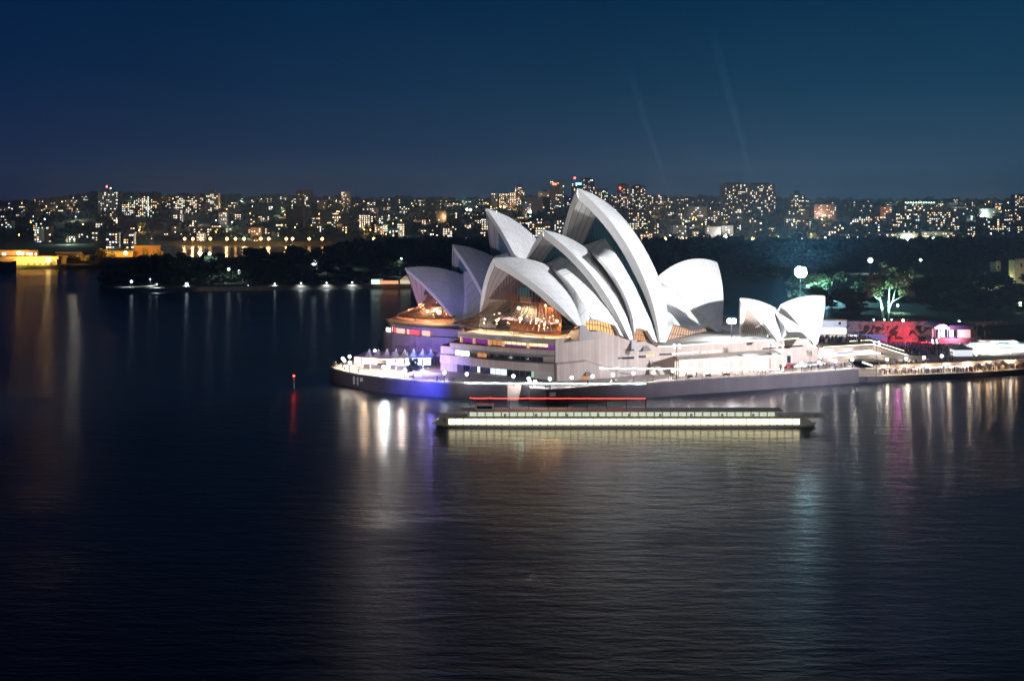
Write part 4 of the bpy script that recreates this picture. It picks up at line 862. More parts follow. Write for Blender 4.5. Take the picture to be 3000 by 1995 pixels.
for a_ in ((2336, 1078, .45, WHITE, 'white parked car leftmost of the row by the podium wall'), (2357, 1076, .5, WHITE, 'white parked car second in the row by the podium wall'), (2383, 1073, .45, mat('silver_paint', (.5, .52, .55), .3, metal=.6), 'silver parked car third in the row by the podium wall'), (2400, 1071, .5, WHITE, 'white parked car rightmost of the row by the podium wall'), (2316, 1079, .4, mat('red_paint', (.4, .02, .02), .3), 'small red car at the left of the white cars')): car(*a_)
# ---------------------------------------------------------------- concourse, steps and forecourt right of the podium
fx = [XD(p_, 470) for p_ in (2400, 3500)]
MB().prism([(123, 440), (140, 433.5), (XD(2560, 420), 420), (XD(2700, 424), 424), (XD(2850, 430), 430), (XD(3000, 436), 436), (XD(3500, 455), 455), (360, 520), (150, 520)], 3.6, 4.55).build('promenade', PAVE)['kind'] = 'structure'
MB().prism([(XD(2541, 411), 411), (XD(2700, 415.5), 415.5), (XD(2841, 420), 420), (XD(3000, 429), 429), (XD(3500, 455), 455), (XD(3500, 475), 475), (XD(2850, 440), 440), (XD(2560, 432), 432), (119, 432), (118.5, 411.5)], 1.2, 1.95).build('lower_quay', PAVE)['kind'] = 'structure'
lp = [(118.5, 411), (XD(2541, 410.6), 410.6), (XD(2700, 415.2), 415.2), (XD(2841, 419.7), 419.7), (XD(3000, 428.7), 428.7), (XD(3500, 454.5), 454.5)]
mb = MB(); a = 0
for p_, r_ in zip(lp[:-1], lp[1:]):
    l_ = math.dist(p_, r_); mb.add([(p_[0], p_[1], -3), (r_[0], r_[1], -3), (r_[0], r_[1], 1.97), (p_[0], p_[1], 1.97)], [(0, 1, 2, 3)], 0, [[(a, 0), (a + l_, 0), (a + l_, 5), (a, 5)]]); a += l_
tag(mb.build('lower_sea_wall', SEAW), 'low dark sea wall below the crowded lower quay on the right', 'sea wall')
ub = [(XD(2556, 419), 419), (XD(2700, 423), 423), (XD(2850, 429), 429), (XD(3000, 435), 435), (XD(3500, 454), 454)]
gal = thing('gallery', 'pale stone edge beam over the brightly lit gallery of the lower quay', 'gallery', (ub[0][0], ub[0][1], 1.95))
mb = MB()
for p_, r_ in zip(ub[:-1], ub[1:]): mb.add([(p_[0], p_[1], 3.55), (r_[0], r_[1], 3.55), (r_[0], r_[1], 4.75), (p_[0], p_[1], 4.75), (p_[0], p_[1] + .5, 4.75), (r_[0], r_[1] + .5, 4.75)], [(0, 1, 2, 3), (3, 2, 5, 4)])
mb.build('edge_beam', mat('beam_stone', (.48, .38, .3), .8, noise=(.5, .15)), gal)
random.seed(11)
cols = [((1, .88, .7), 3.2), ((1, .35, .3), 1.6), ((1, .8, .6), 1.4), ((.7, .85, 1), 6), ((1, .95, .8), 3), ((.12, .35, 1), 2.6), ((1, .9, .75), 2.6), ((1, 1, .85), 4), ((.1, .3, 1), 2.2), ((1, .85, .7), 2.2)]
for k in range(30):
    u0 = k / 30; px0 = 2575 + u0 * 290; px1 = px0 + 9.0; Y0 = interp(px0, [2541, 2700, 2841, 3000], [426, 430, 436, 442]); c_, e_ = random.choice(cols) if k > 3 else cols[1 if k in (0, 2) else 2]
    mb = MB(); z1 = random.choice((3.5, 3.5, 3.1, 2.8)); mb.grid([[(XD(px0, Y0), Y0 - 4, 2.3), (XD(px1, Y0), Y0 - 4, 2.3)], [(XD(px0, Y0), Y0 - 4, z1), (XD(px1, Y0), Y0 - 4, z1)]]); mb.build('lit_shopfront', glow('shop%d_%d' % (int(c_[0] * 100) + int(c_[2] * 10), int(e_ * 10)), c_, e_), gal)
for px in (2600, 2660, 2720, 2780, 2840, 2900, 2960):
    Y0 = interp(px, [2541, 2700, 2841, 3000], [417, 421, 427, 434]); lamp_light('POINT', 'lamp_light', (XD(px, Y0), Y0, 4.2), (1, .8, .6), 700, gal, radius=.4)
# concourse roof and the great steps seen from the side
st = thing('grand_steps', 'wide granite steps with lit handrails coming down right of the podium', 'steps', (128, 440, QZ))
pr = [(112.2, 430.6, 9.2), (124, 436.5, 9.1), (133, 440.5, 9.1), (146.0, 440.0, 5.0)]
mb = MB(); a = 0
for (x0, y0, z0), (x1, y1, z1) in zip(pr[:-1], pr[1:]):
    bt0, bt1 = (z0 - 1.5 if x0 < 133 else z0 - 2.0), (z1 - 1.5 if x1 < 134 else 4.56); l_ = math.dist((x0, y0), (x1, y1))
    mb.add([(x0, y0, bt0), (x1, y1, bt1), (x1, y1, z1), (x0, y0, z0), (x0 + 6, y0 + 45, z0), (x1 + 6, y1 + 45, z1), (x0, y0 + .6, bt0), (x1, y1 + .6, bt1)], [(0, 1, 2, 3), (3, 2, 5, 4), (1, 0, 6, 7)], 0, [[(a, 0), (a + l_, 0), (a + l_, 3), (a, 3)]] * 3); a += l_
mb.build('side_wall', PINK, st)
mb = MB(); mb.tube([(x, y - .1, z + .5) for x, y, z in pr], .17, 4); mb.build('rail_light', rail, st)
mb = MB(); mb.tube([(x + 2, y + 10, z + .9) for x, y, z in pr[1:]], .14, 4); mb.build('rail_light', rail, st)
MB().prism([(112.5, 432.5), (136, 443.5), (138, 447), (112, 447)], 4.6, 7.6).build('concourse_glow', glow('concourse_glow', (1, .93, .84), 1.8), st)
MB().box((121.5, 436.0, 7.0), (7.5, .1, .5), R_(26)).build('sign_board', mat('sign_blue', (.1, .13, .35), .6), st)
MB().prism([(112, 430.5), (133, 439), (150, 436), (150, 436.6), (133, 440), (112, 431.5)], 4.56, 5.9).build('plinth', CONC, st)
for x, y, e_ in ((116, 429, 1400), (124, 433, 1400), (134, 436, 1200), (143, 434, 700)): lamp_light('POINT', 'lamp_light', (x, y, 7.2), (1, .9, .8), e_, st, radius=.5)
# kiosk at the end of the opera quay
k_ = W(2552, 1091, 1.95); kt = thing('kiosk', 'low kiosk with a glowing slanted roof at the corner of the lower quay', 'kiosk', (k_.x, k_.y, 1.95))
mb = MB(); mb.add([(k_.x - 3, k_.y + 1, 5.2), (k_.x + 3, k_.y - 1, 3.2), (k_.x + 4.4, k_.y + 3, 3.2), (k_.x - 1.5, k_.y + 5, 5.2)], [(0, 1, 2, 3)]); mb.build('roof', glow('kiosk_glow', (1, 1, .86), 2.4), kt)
MB().box((k_.x + 1, k_.y + 2, 2.5), (4.5, 2.6, 1.2), -.3).build('counter', mat('kiosk_body', (.5, .45, .4), .7), kt)
# umbrellas on the lower quay
def umbrella(px, py, s_, label, c_=(.75, .6, .48)):
    p_ = W(px, py, 1.95); t_ = thing('umbrella', label, 'umbrella', (p_.x, p_.y, 1.95), 'umbrellas on the lower quay'); x, y = p_.x, p_.y
    MB().tube([(x, y, 1.95), (x, y, 5.2 * s_)], .05, 5).build('pole', WHITE, t_)
    mb = MB(); n_ = 8; ring = [(x + 2.3 * s_ * math.cos(2 * math.pi * i / n_ + .3), y + 2.3 * s_ * math.sin(2 * math.pi * i / n_ + .3), 4.0 * s_) for i in range(n_)]
    mb.add(ring + [(x, y, 5.4 * s_)], [(i, (i + 1) % n_, n_) for i in range(n_)]); mb.build('canopy', mat('umb_canvas', c_, .8), t_)
    lamp_light('POINT', 'lamp_light', (x, y - .6, 3.6), (1, .6, .3), 160, t_, radius=.2)
for k, px in enumerate((2866, 2890, 2914, 2937, 2975)): umbrella(px, 1092 - k * 3, 1.0, ('leftmost', 'second', 'third', 'fourth', 'rightmost')[k] + ' cream umbrella over the crowded tables of the lower quay')
# crowd on the forecourt and along the lower quay: nobody could count it
def crowd(name, spots, label, cols_):
    mb = MB()
    for i, (x, y, z) in enumerate(spots):
        a_ = random.uniform(0, 6.28); h_ = random.uniform(1.55, 1.85); r_ = .2
        rings = [(.12, 0), (.17, .5), (.23, .95), (.26, 1.35), (.1, 1.45), (.13, 1.6), (.02, h_)]
        mb.grid([[(x + q_ * math.cos(a_ + k * 1.257), y + q_ * .7 * math.sin(a_ + k * 1.257), z + zz_) for k in range(6)] for q_, zz_ in rings], random.randrange(len(cols_)), flip=True)
    o = mb.build(name, cols_); tag(o, label, 'crowd', kind='stuff'); return o
cl = [mat('cloth%d' % i, c_, .9) for i, c_ in enumerate(((.04, .04, .05), (.5, .45, .42), (.3, .08, .08), (.08, .1, .25), (.25, .18, .13), (.6, .6, .62)))]
sp_ = []
for k in range(1500):
    px = random.uniform(2560, 2850); Y = random.uniform(447, 478); sp_.append((XD(px, Y), Y, 4.57))
for k in range(120):
    px = random.uniform(2400, 2545); Y = random.uniform(446, 462); sp_.append((XD(px, Y), Y, 9.2))
crowd('audience', sp_, 'dense concert crowd packed on the forecourt in front of the stage', cl)
sp_ = []
for k in range(420):
    px = random.uniform(2580, 3200); Y = interp(px, [2541, 2700, 2841, 3000, 3300], [413, 417, 422, 431, 446]) + random.uniform(0, 5); sp_.append((XD(px, Y), Y, 1.96))
crowd('diners', sp_, 'crowd of people standing and sitting along the lower quay bars', cl)
# ---------------------------------------------------------------- stage and its surroundings
sg = thing('concert_stage', 'concert stage with an arched silver roof, pink and white lights and a blank side screen', 'stage', (XD(2780, 478), 478, 4.6))
Y = 478
def SX(px): return XD(px, Y)
zt = lambda py: CH - (py - HY) * Y / FPX
mb = MB(); a0, a1 = SX(2736), SX(2778)
rows = [[(x_, y_, zt(960) + (zt(949) - zt(960)) * max(0, math.sin(math.pi * i / 12)) ** .8) for i in range(13) for x_ in [a0 + (a1 - a0) * i / 12]] for y_ in (Y - 1, Y + 12)]
mb.grid(rows); mb.add([(a0 + (a1 - a0) * i / 12, Y - 1, zt(960) + (zt(949) - zt(960)) * max(0, math.sin(math.pi * i / 12)) ** .8) for i in range(13)] + [(a1, Y - 1, zt(964)), (a0, Y - 1, zt(963))], [tuple(range(15))])
mb.build('arched_roof', mat('stage_silver', (.55, .5, .7), .35, metal=.3), sg)
MB().prism([(SX(2778), Y - 1), (SX(2845), Y + 1), (SX(2845), Y + 13), (SX(2770), Y + 13)], zt(966), zt(953)).build('roof', mat('stage_roof_dark', (.04, .04, .09), .5), sg)
for px0, px1, c_, e_ in ((2738, 2749, (1, .5, .7), 1.0), (2757, 2776, (.75, .75, 1), 3.2), (2783, 2802, (.8, .78, 1), 2.6)):
    mb = MB(); mb.grid([[(SX(px0), Y + 3, zt(1004)), (SX(px1), Y + 3, zt(1004))], [(SX(px0), Y + 3, zt(966)), (SX(px1), Y + 3, zt(966))]]); mb.build('light_screen', glow('stage_%d' % px0, c_, e_), sg)
for k in range(5): MB().ball((SX(2750), Y - .5, zt(975 + k * 8)), .38, 8, 6).build('stage_lamp', glow('stage_lamp', (1, .8, .9), 12), sg)
for px in (2738, 2754, 2779, 2803): MB().box((SX(px), Y, (zt(1015) + zt(964)) / 2), (.5, .5, zt(964) - zt(1015)), 0).build('truss_tower', BLACK, sg)
MB().box(((SX(2804) + SX(2844)) / 2, Y + .5, (zt(966) + zt(1003)) / 2), (SX(2844) - SX(2804), .6, zt(966) - zt(1003))).build('side_screen', mat('screen_beige', (.62, .55, .48), .7, emit=(1, .9, .8), es=.32), sg)
MB().box(((SX(2740) + SX(2850)) / 2, Y + 2, 6.2), (SX(2850) - SX(2740), 12, 3.2)).build('stage_floor', mat('stage_base', (.2, .15, .16), .8), sg)
for px, c_, e_ in ((2745, (1, .1, .15), 9000), (2765, (1, .3, .5), 5000), (2785, (.8, .6, 1), 6000), (2800, (1, .15, .2), 6000)): lamp_light('SPOT', 'lamp_light', (SX(px), Y - 7, 11.0), c_, e_, sg, radius=.6, target=(SX(px), Y + 3, 7), size=110)
lamp_light('SPOT', 'lamp_light', (SX(2735), Y - 6, 8), (1, .02, .06), 60000, sg, radius=.8, target=(SX(2640), Y + 18, 6), size=62, blend=.9)
lamp_light('POINT', 'lamp_light', (SX(2600), Y - 12, 13), (.9, .2, .6), 2500, sg, radius=.8)
# cliff wall behind the forecourt
cw = [(XD(2405, 494), 494), (XD(2600, 494), 494), (XD(2850, 494), 494), (XD(3000, 497), 497), (XD(3600, 505), 505)]
mb = MB()
fr_ = []
for (x0, y0), (x1, y1) in zip(cw[:-1], cw[1:]):
    for k in range(24): fr_.append((x0 + (x1 - x0) * k / 24, y0 + (y1 - y0) * k / 24))
P_ = [[(x, y - 1.2 + 2.4 * random.random() * (1 if 0 < j < 6 else .1) - (1.5 - j * .25), 4.5 + 8.4 * j / 6 + random.uniform(-.3, .3) * (0 < j < 6)) for x, y in fr_] for j in range(7)]
mb.grid(P_); o = mb.build('cliff_wall', mat('cliff_rock', (.26, .22, .18), .95, noise=(1.3, .35), bump=.4)); tag(o, 'rough sandstone cliff wall behind the forecourt and the stage', 'cliff wall')
cb = thing('cliff_fence', 'thin fence along the top of the sandstone cliff wall', 'fence', (cw[0][0], cw[0][1], 12.9)); mb = MB()
mb.tube([(x, y, 13.9) for x, y in cw], .06, 4); mb.build('rail', RAILM, cb)
for p_ in resample([(x, y, 0) for x, y in cw], 60): MB().box((p_[0], p_[1], 13.4), (.1, .1, 1.1)).build('post', RAILM, cb)
ban = thing('banner_screen', 'long pale blue printed fence screen behind the forecourt left of the red lights', 'banner', (XD(2500, 486), 486, 4.6))
mb = MB(); mb.grid([[(XD(p_, 486), 486, 5.0) for p_ in (2410, 2480, 2540, 2600)], [(XD(p_, 486), 486, 8.3) for p_ in (2410, 2480, 2540, 2600)]]); mb.build('screen', mat('banner_blue', (.22, .27, .42), .8, noise=(.9, .5)), ban); lamp_light('SPOT', 'lamp_light', (XD(2500, 472), 472, 10), (.5, .6, 1), 14000, ban, radius=.4, target=(XD(2500, 486), 486, 6), size=130)
for px in (2410, 2450, 2490, 2530, 2570, 2600): MB().box((XD(px, 486.2), 486.2, 6.6), (.15, .15, 4)).build('post', BLACK, ban)
hut = thing('site_cabin', 'white two storey site cabin with a lit ground floor right of the restaurant sails', 'cabin', (XD(2445, 472), 472, 4.6)); Yc = 472; zc = lambda py: CH - (py - HY) * Yc / FPX
MB().box((XD(2444, Yc), Yc + 2, (zc(940) + zc(960)) / 2), (XD(2481, Yc) - XD(2408, Yc), 4, zc(940) - zc(960))).build('upper_floor', mat('cabin_white', (.7, .72, .78), .6), hut); lamp_light('SPOT', 'lamp_light', (XD(2444, 462), 462, 17), (.75, .82, 1), 5000, hut, radius=.4, target=(XD(2444, 474), 474, 13.5), size=110)  # small unseen spot added to brighten the cabin front
MB().box((XD(2444, Yc), Yc + 2, zc(938.5)), (XD(2483, Yc) - XD(2406, Yc), 4.4, .25)).build('roof', mat('cabin_roof', (.6, .4, .2), .6), hut)
MB().box((XD(2438, Yc), Yc + 2.3, (zc(963) + zc(979)) / 2), (XD(2484, Yc) - XD(2400, Yc), 3.6, zc(963) - zc(979))).build('lit_ground_floor', glow('cabin_glow', (1, 1, .94), 3.0), hut)
MB().box((XD(2460, Yc), Yc - .05, zc(947)), (1.0, .1, .9)).build('window', DARKG, hut)
for px in (2408, 2429, 2483): MB().box((XD(px, Yc), Yc - .1, (4.6 + zc(962)) / 2), (.3, .3, zc(962) - 4.6)).build('post', GREY, hut)
tn = thing('event_tent', 'small white pitched tent behind the upper promenade', 'tent', (XD(2820, 447), 447, 4.6)); X0 = XD(2819, 447)
MB().prism([(X0 - 3.4, 445), (X0 + 3.4, 445.6), (X0 + 3.0, 451), (X0 - 3.4, 450.5)], 4.6, 7.0).build('wall', mat('tent_wall_glow', (.8, .8, .85), .7, emit=(.9, .95, 1), es=.9), tn)  # light from inside put into the canvas wall as glow
mb = MB(); mb.add([(X0 - 3.8, 444.6, 6.9), (X0 + 3.8, 445.2, 6.9), (X0 + 3.4, 451.4, 6.9), (X0 - 3.8, 451, 6.9), (X0, 448, 8.9)], [(0, 1, 4), (1, 2, 4), (2, 3, 4), (3, 0, 4)]); mb.build('roof', mat('tent_roof', (.5, .5, .53), .7), tn)
# big white event marquees at the right edge
for k, (px0, px1, py0, Yq, label) in enumerate(((2845, 2925, 1010, 462, 'long low white event tent glowing at the right behind the promenade'), (2930, 3040, 1012, 468, 'broad white event tent at the far right edge'), (2870, 2990, 1003, 480, 'brightly lit event roof below the cliff at the right'))):
    t_ = thing('event_marquee', label, 'tent', (XD((px0 + px1) / 2, Yq), Yq, 4.6)); x0, x1 = XD(px0, Yq), XD(px1, Yq); z1 = CH - (py0 - HY) * Yq / FPX
    MB().prism([(x0, Yq), (x1, Yq), (x1, Yq + 8), (x0, Yq + 8)], 4.6, z1 - .6).build('wall', glow('tent_glow%d' % k, (1, .93, .78) if k != 1 else (.8, .95, .9), (1.3, .7, 2.4)[k]), t_)
    mb = MB(); mb.add([(x0 - .4, Yq - .4, z1 - .6), (x1 + .4, Yq - .4, z1 - .6), (x1 + .4, Yq + 8.4, z1 - .6), (x0 - .4, Yq + 8.4, z1 - .6), (x0 + 1, Yq + 4, z1 + .7), (x1 - 1, Yq + 4, z1 + .7)], [(0, 1, 5, 4), (2, 3, 4, 5), (1, 2, 5), (3, 0, 4)]); mb.build('roof', CANV, t_)
    for px in np.linspace(px0 + 10, px1 - 10, 3): lamp_light('SPOT', 'lamp_light', (XD(px, Yq - 2), Yq - 2, z1 + 1.6), (1, .95, .85) if k != 1 else (.6, .95, 1), 9000, t_, radius=.5, target=(XD(px, Yq - 2), Yq - 2, 0), size=158, blend=.3)
# ---------------------------------------------------------------- harbour boat and beacon
random.seed(5)
YB = 330.0
bx = lambda px: XD(px, YB)
boat = thing('drawn_out_ferry', 'long low ferry drawn out over its light trail with two decks of cream windows', 'boat', (bx(1840), YB, 0))  # ferry at rest, stretched to the length of its light trail
x0, x1 = bx(1272), bx(2392)
hz = [(-.6, .0), (.1, .75), (.75, 1.0)]
mb = MB(); n_ = 40; rows = []
for z_, wf in hz:
    r_ = []
    for i in range(n_ + 1):
        u = i / n_; w_ = 4.2 * (1 - (abs(2 * u - 1)) ** 7) ** .8 * (.8 + .2 * wf); x = x0 + (x1 - x0) * u + (1 - wf) * (1.6 if u < .5 else -1.2) * (abs(2 * u - 1)) ** 6; r_.append((x, w_, z_ + .25 * (abs(2 * u - 1)) ** 8))
    rows.append(r_)
mb.grid([[(x, YB - w_, z_) for x, w_, z_ in r] for r in rows]); mb.grid([[(x, YB + w_, z_) for x, w_, z_ in r] for r in rows], flip=True)
top = rows[-1]; mb.grid([[(x, YB - w_, z_) for x, w_, z_ in top], [(x, YB + w_, z_) for x, w_, z_ in top]])
mb.build('hull', mat('hull_paint', (.42, .40, .34), .35), boat)
cream = glow('boat_window', (1, .87, .53), 5.0, True); pale = glow('boat_window_pale', (.78, .86, .66), 1.0, True)
def deck(xa, xb, wd, z0, z1, nwin, wm, name):
    MB().box(((xa + xb) / 2, YB, (z0 + z1) / 2), (xb - xa, wd, z1 - z0)).build(name, mat('boat_white', (.55, .53, .45), .5), boat)
    cw_ = (xb - xa - 1.0) / nwin; o = None
    for i in range(nwin):
        xx = xa + .5 + cw_ * (i + .5); MB().box((xx, YB - wd / 2 - .03, z0 + (z1 - z0) * .5), (cw_ * .84, .06, (z1 - z0) * .74)).build('window', wm, boat)
deck(bx(1310), bx(2340), 7.0, .75, 2.75, 46, cream, 'main_cabin')
deck(bx(1370), bx(2270), 5.6, 3.0, 4.35, 38, pale, 'upper_cabin')
for xa, sg in ((bx(1310), -1), (bx(2340), 1)):
    mb = MB(); mb.add([(xa, YB - 3.4, .75), (xa, YB + 3.4, .75), (xa + sg * 4.2, YB + 1.2, .75), (xa + sg * 4.2, YB - 1.2, .75), (xa, YB - 3.4, 2.7), (xa, YB + 3.4, 2.7), (xa + sg * 1.6, YB + 1.0, 2.5), (xa + sg * 1.6, YB - 1.0, 2.5)], [(0, 3, 7, 4), (3, 2, 6, 7), (1, 5, 6, 2), (4, 7, 6, 5)]); mb.build('saloon_end', MATS['boat_white'], boat)
MB().box((bx(1420), YB, 5.2), (5, 3.6, 1.6)).build('wheelhouse', mat('boat_white', (.55, .53, .45), .5), boat)
MB().box((bx(1420) - 2.55, YB, 5.35), (.1, 3.0, .8)).build('window', DARKG, boat); MB().box((bx(1420), YB - 1.85, 5.35), (4.2, .1, .8)).build('window', DARKG, boat)
for k in range(9): MB().tube([(bx(1480 + k * 90), YB - 3.3, 3.1), (bx(1480 + k * 90), YB - 3.3, 3.9)], .35, 10).build('life_raft', WHITE, boat)
mb = MB(); mb.tube([(bx(1290), YB - 3.75, 3.95), (bx(2390), YB - 3.75, 3.95)], .05, 4)
for k in range(56): mb.box((bx(1290 + k * 20), YB - 3.75, 3.4), (.06, .06, 1.1))
mb.build('deck_rail', WHITE, boat)
MB().box(((bx(1284) + bx(2420)) / 2, YB, 2.88), (bx(2410) - bx(1284), 7.8, .18)).build('deck_edge', mat('deck_trim', (.45, .40, .22), .5), boat)
MB().box(((bx(1300) + bx(2340)) / 2, YB, 4.45), (bx(2290) - bx(1350), 6.2, .14)).build('roof', mat('boat_roof', (.5, .48, .42), .6), boat)
for k in range(10):
    x = bx(1378) + (bx(1892) - bx(1378)) * k / 9; MB().tube([(x, YB, 4.5), (x, YB, 7.7)], .08, 4).build('mast', BLACK, boat)
RED = glow('red_trail_bulb', (1, .04, .02), 10)  # red light trail put in as added bulbs strung between added masts
pts_ = [Vector((bx(1378) + (bx(1892) - bx(1378)) * k / 89, YB, 7.65 - .10 * k / 89 - .10 * abs(math.sin(math.pi * 9 * k / 89)))) for k in range(90)]
MB().tube(pts_, .05, 4).build('red_trail_cable', RED, boat)
for p_ in pts_[::2]: MB().ball(p_, .12, 6, 4).build('red_trail_bulb', RED, boat)
p_ = W(861, 1138, 0); bc = thing('navigation_beacon', 'small post beacon with a red light standing alone in the dark water', 'beacon', (p_.x, p_.y, 0))
MB().tube([(p_.x, p_.y, -1), (p_.x, p_.y, 3.6)], [.3, .2], 8).build('post', GREY, bc); MB().ball((p_.x, p_.y, 4.2), .32, 8, 6).build('lamp', glow('beacon_red', (1, .03, .02), 22), bc)
MB().box((p_.x, p_.y, 2.2), (.5, .5, 1.0)).build('marker', mat('marker_red', (.5, .05, .04), .6), bc)
lamp_light('POINT', 'lamp_light', (p_.x, p_.y, 4.2), (1, .03, .02), 200, bc, radius=.35)
# ================================================================ trees
random.seed(21); 
LEAF = leafy('leaf_dark', (.018, .032, .012), (.045, .07, .028)); LEAF2 = leafy('leaf_mid', (.035, .055, .02), (.08, .10, .04)); LEAF3 = leafy('leaf_olive', (.10, .09, .045), (.17, .15, .08))
BARK = mat('bark', (.10, .08, .06), .9); PALEBARK = mat('pale_bark', (.62, .60, .52), .7)
def crown_mesh(seed, nblob=11, leaves=120, flat=1.0, size=.085, spread=.68):
    """unit crown (radius 1): leaf clumps scattered through several uneven lobes"""
    r = random.Random(seed); mb = MB()
    lobes = [((r.uniform(-1, 1) * spread, r.uniform(-1, 1) * spread, r.uniform(-.5, .5) * flat), r.uniform(.26, .48)) for _ in range(nblob)]
    for (cx, cy, cz), rr_ in lobes:
        for k in range(leaves):
            th = r.uniform(0, 6.283); ph = math.acos(r.uniform(-1, 1)); q_ = rr_ * (r.random() ** .35)
            x, y, z = cx + q_ * math.sin(ph) * math.cos(th), cy + q_ * math.sin(ph) * math.sin(th), cz + q_ * math.cos(ph) * .75
            s_ = size * r.uniform(.6, 1.5); u = Vector((r.gauss(0, 1), r.gauss(0, 1), r.gauss(0, 1))).normalized(); v = u.orthogonal().normalized() * s_; w_ = u.cross(v)
            p = Vector((x, y, z)); mb.add([p + v, p + w_ * .8, p - v * .9, p - w_], [(0, 1, 2, 3)])
    me = bpy.data.meshes.new('crown'); me.from_pydata([tuple(v) for v in mb.v], [], mb.f); me.update(); return me
def trunk_mesh(seed):
    r = random.Random(seed); mb = MB(); mb.tube([(0, 0, 0), (.02, .01, .35), (0, .03, .62)], [.05, .035, .025], 6)
    for k in range(4):
        a_ = k * 1.57 + r.uniform(-.4, .4); mb.tube([(0, .02, .45), (.2 * math.cos(a_), .2 * math.sin(a_), .7), (.36 * math.cos(a_), .36 * math.sin(a_), .85)], [.025, .015, .006], 5)
    me = bpy.data.meshes.new('trunk'); me.from_pydata([tuple(v) for v in mb.v], [], mb.f); me.materials.append(BARK); return me
CR = {}
for nm, lm in (('d', LEAF), ('m', LEAF2), ('o', LEAF3)):
    CR[nm] = []
    for s_ in range(4):
        me = crown_mesh(s_ * 7 + 1); me.materials.append(lm); CR[nm].append(me)
TR = [trunk_mesh(3), trunk_mesh(5)]
def tree(X, Y, zb, h, w, kind, label, group=None, k=None, name='tree'):
    k = random.randrange(4) if k is None else k
    t_ = thing(name, label, 'tree', (X, Y, zb), group, random.uniform(0, 6.28))
    c = bpy.data.objects.new('crown', CR[kind][k]); C.objects.link(c); c.parent = t_; c.location = (0, 0, h * .56); c.scale = (w / 2, w / 2, h * .52)
    r = bpy.data.objects.new('trunk', TR[k % 2]); C.objects.link(r); r.parent = t_; r.scale = (h * .8, h * .8, h * .85)
    return t_
def row_trees(spec, kind, phr, group):
    spec = sorted(spec); n_ = len(spec); W_ = ['first', 'second', 'third', 'fourth', 'fifth', 'sixth', 'seventh', 'eighth', 'ninth', 'tenth', 'eleventh', 'twelfth', 'thirteenth', 'fourteenth', 'fifteenth', 'sixteenth', 'seventeenth', 'eighteenth', 'nineteenth', 'twentieth', 'twenty-first', 'twenty-second', 'twenty-third', 'twenty-fourth', 'twenty-fifth', 'twenty-sixth', 'twenty-seventh', 'twenty-eighth', 'twenty-ninth', 'thirtieth']
    for i, (px, Y, top, wpx) in enumerate(spec):
        X = XD(px, Y); zb = gz(X, Y); zt_ = CH - (top - HY) * Y / FPX; h = max(6, zt_ - zb)
        tree(X, Y, zb, h, wpx * Y / FPX, kind, phr % W_[min(i, 29)], group)
# park trees on the headland (photo px, distance, row of the crown top, crown width in photo pixels)
row_trees([(318, 865, 800, 55), (345, 900, 770, 75), (395, 880, 760, 85), (440, 900, 742, 80), (500, 920, 735, 90), (545, 930, 745, 75), (575, 880, 785, 60), (620, 940, 738, 85), (665, 900, 760, 85), (705, 920, 740, 80), (750, 960, 722, 85), (790, 930, 760, 80)], 'd', '%s dark park tree from the left on the headland above the promenade', 'dark trees on the left headland')
row_trees([(830, 950, 735, 95), (880, 990, 712, 90), (930, 960, 722, 100), (985, 1000, 700, 110), (1035, 960, 705, 100), (1080, 1010, 690, 105), (1130, 960, 715, 90), (1180, 1000, 695, 110), (1230, 980, 690, 105), (1285, 1010, 695, 110), (1330, 960, 715, 100), (1370, 1000, 712, 100), (1160, 925, 790, 60), (1200, 920, 775, 60), (1110, 930, 780, 70), (900, 925, 790, 75), (960, 935, 770, 80), (1020, 930, 780, 80), (850, 925, 800, 70)], 'd', '%s dark garden tree from the left behind the cove promenade', 'dark trees along the cove')
row_trees([(1960, 980, 705, 110), (2020, 940, 720, 110), (2080, 1000, 700, 120), (2140, 930, 725, 120), (2200, 980, 705, 120), (2260, 900, 735, 130), (2330, 960, 715, 130), (2390, 860, 735, 130), (2450, 920, 715, 130), (2520, 880, 730, 130), (2700, 900, 722, 130), (2770, 850, 735, 140), (2830, 920, 710, 130), (2890, 860, 720, 140), (2960, 900, 700, 150), (2640, 940, 715, 120), (3020, 850, 705, 150), (2230, 830, 790, 120), (2150, 850, 800, 110)], 'd', '%s tall dark tree from the left in the botanic garden behind the white sails', 'tall dark garden trees')
row_trees([(2435, 560, 830, 110), (2480, 545, 850, 110), (2530, 560, 835, 110), (2500, 530, 885, 90), (2560, 600, 800, 130), (2410, 620, 790, 120), (2360, 640, 800, 120), (2720, 560, 850, 120), (2660, 600, 830, 130)], 'm', '%s mid green tree from the left on the lit garden slope', 'mid green trees on the garden slope')
row_trees([(2760, 600, 800, 140), (2830, 560, 835, 130), (2900, 590, 790, 150), (2890, 540, 870, 110), (2960, 545, 850, 150), (3000, 560, 820, 150), (2780, 530, 890, 110), (3050, 600, 780, 160)], 'm', '%s broad green tree from the left above the cliff at the right', 'broad trees above the right cliff')
row_trees([(235, 1190, 745, 70), (200, 1210, 752, 60), (265, 1160, 740, 60)], 'o', '%s amber lit wharf tree from the left beside the naval sheds', 'amber lit wharf trees')
row_trees([(300, 1200, 725, 40), (318, 1210, 735, 45)], 'o', '%s small tree in yellow lamplight by the wharf', 'yellow lit wharf trees'); row_trees([(430, 1195, 722, 42), (455, 1195, 726, 42)], 'o', '%s bright amber tree crown above the dark headland', 'amber trees behind the headland')
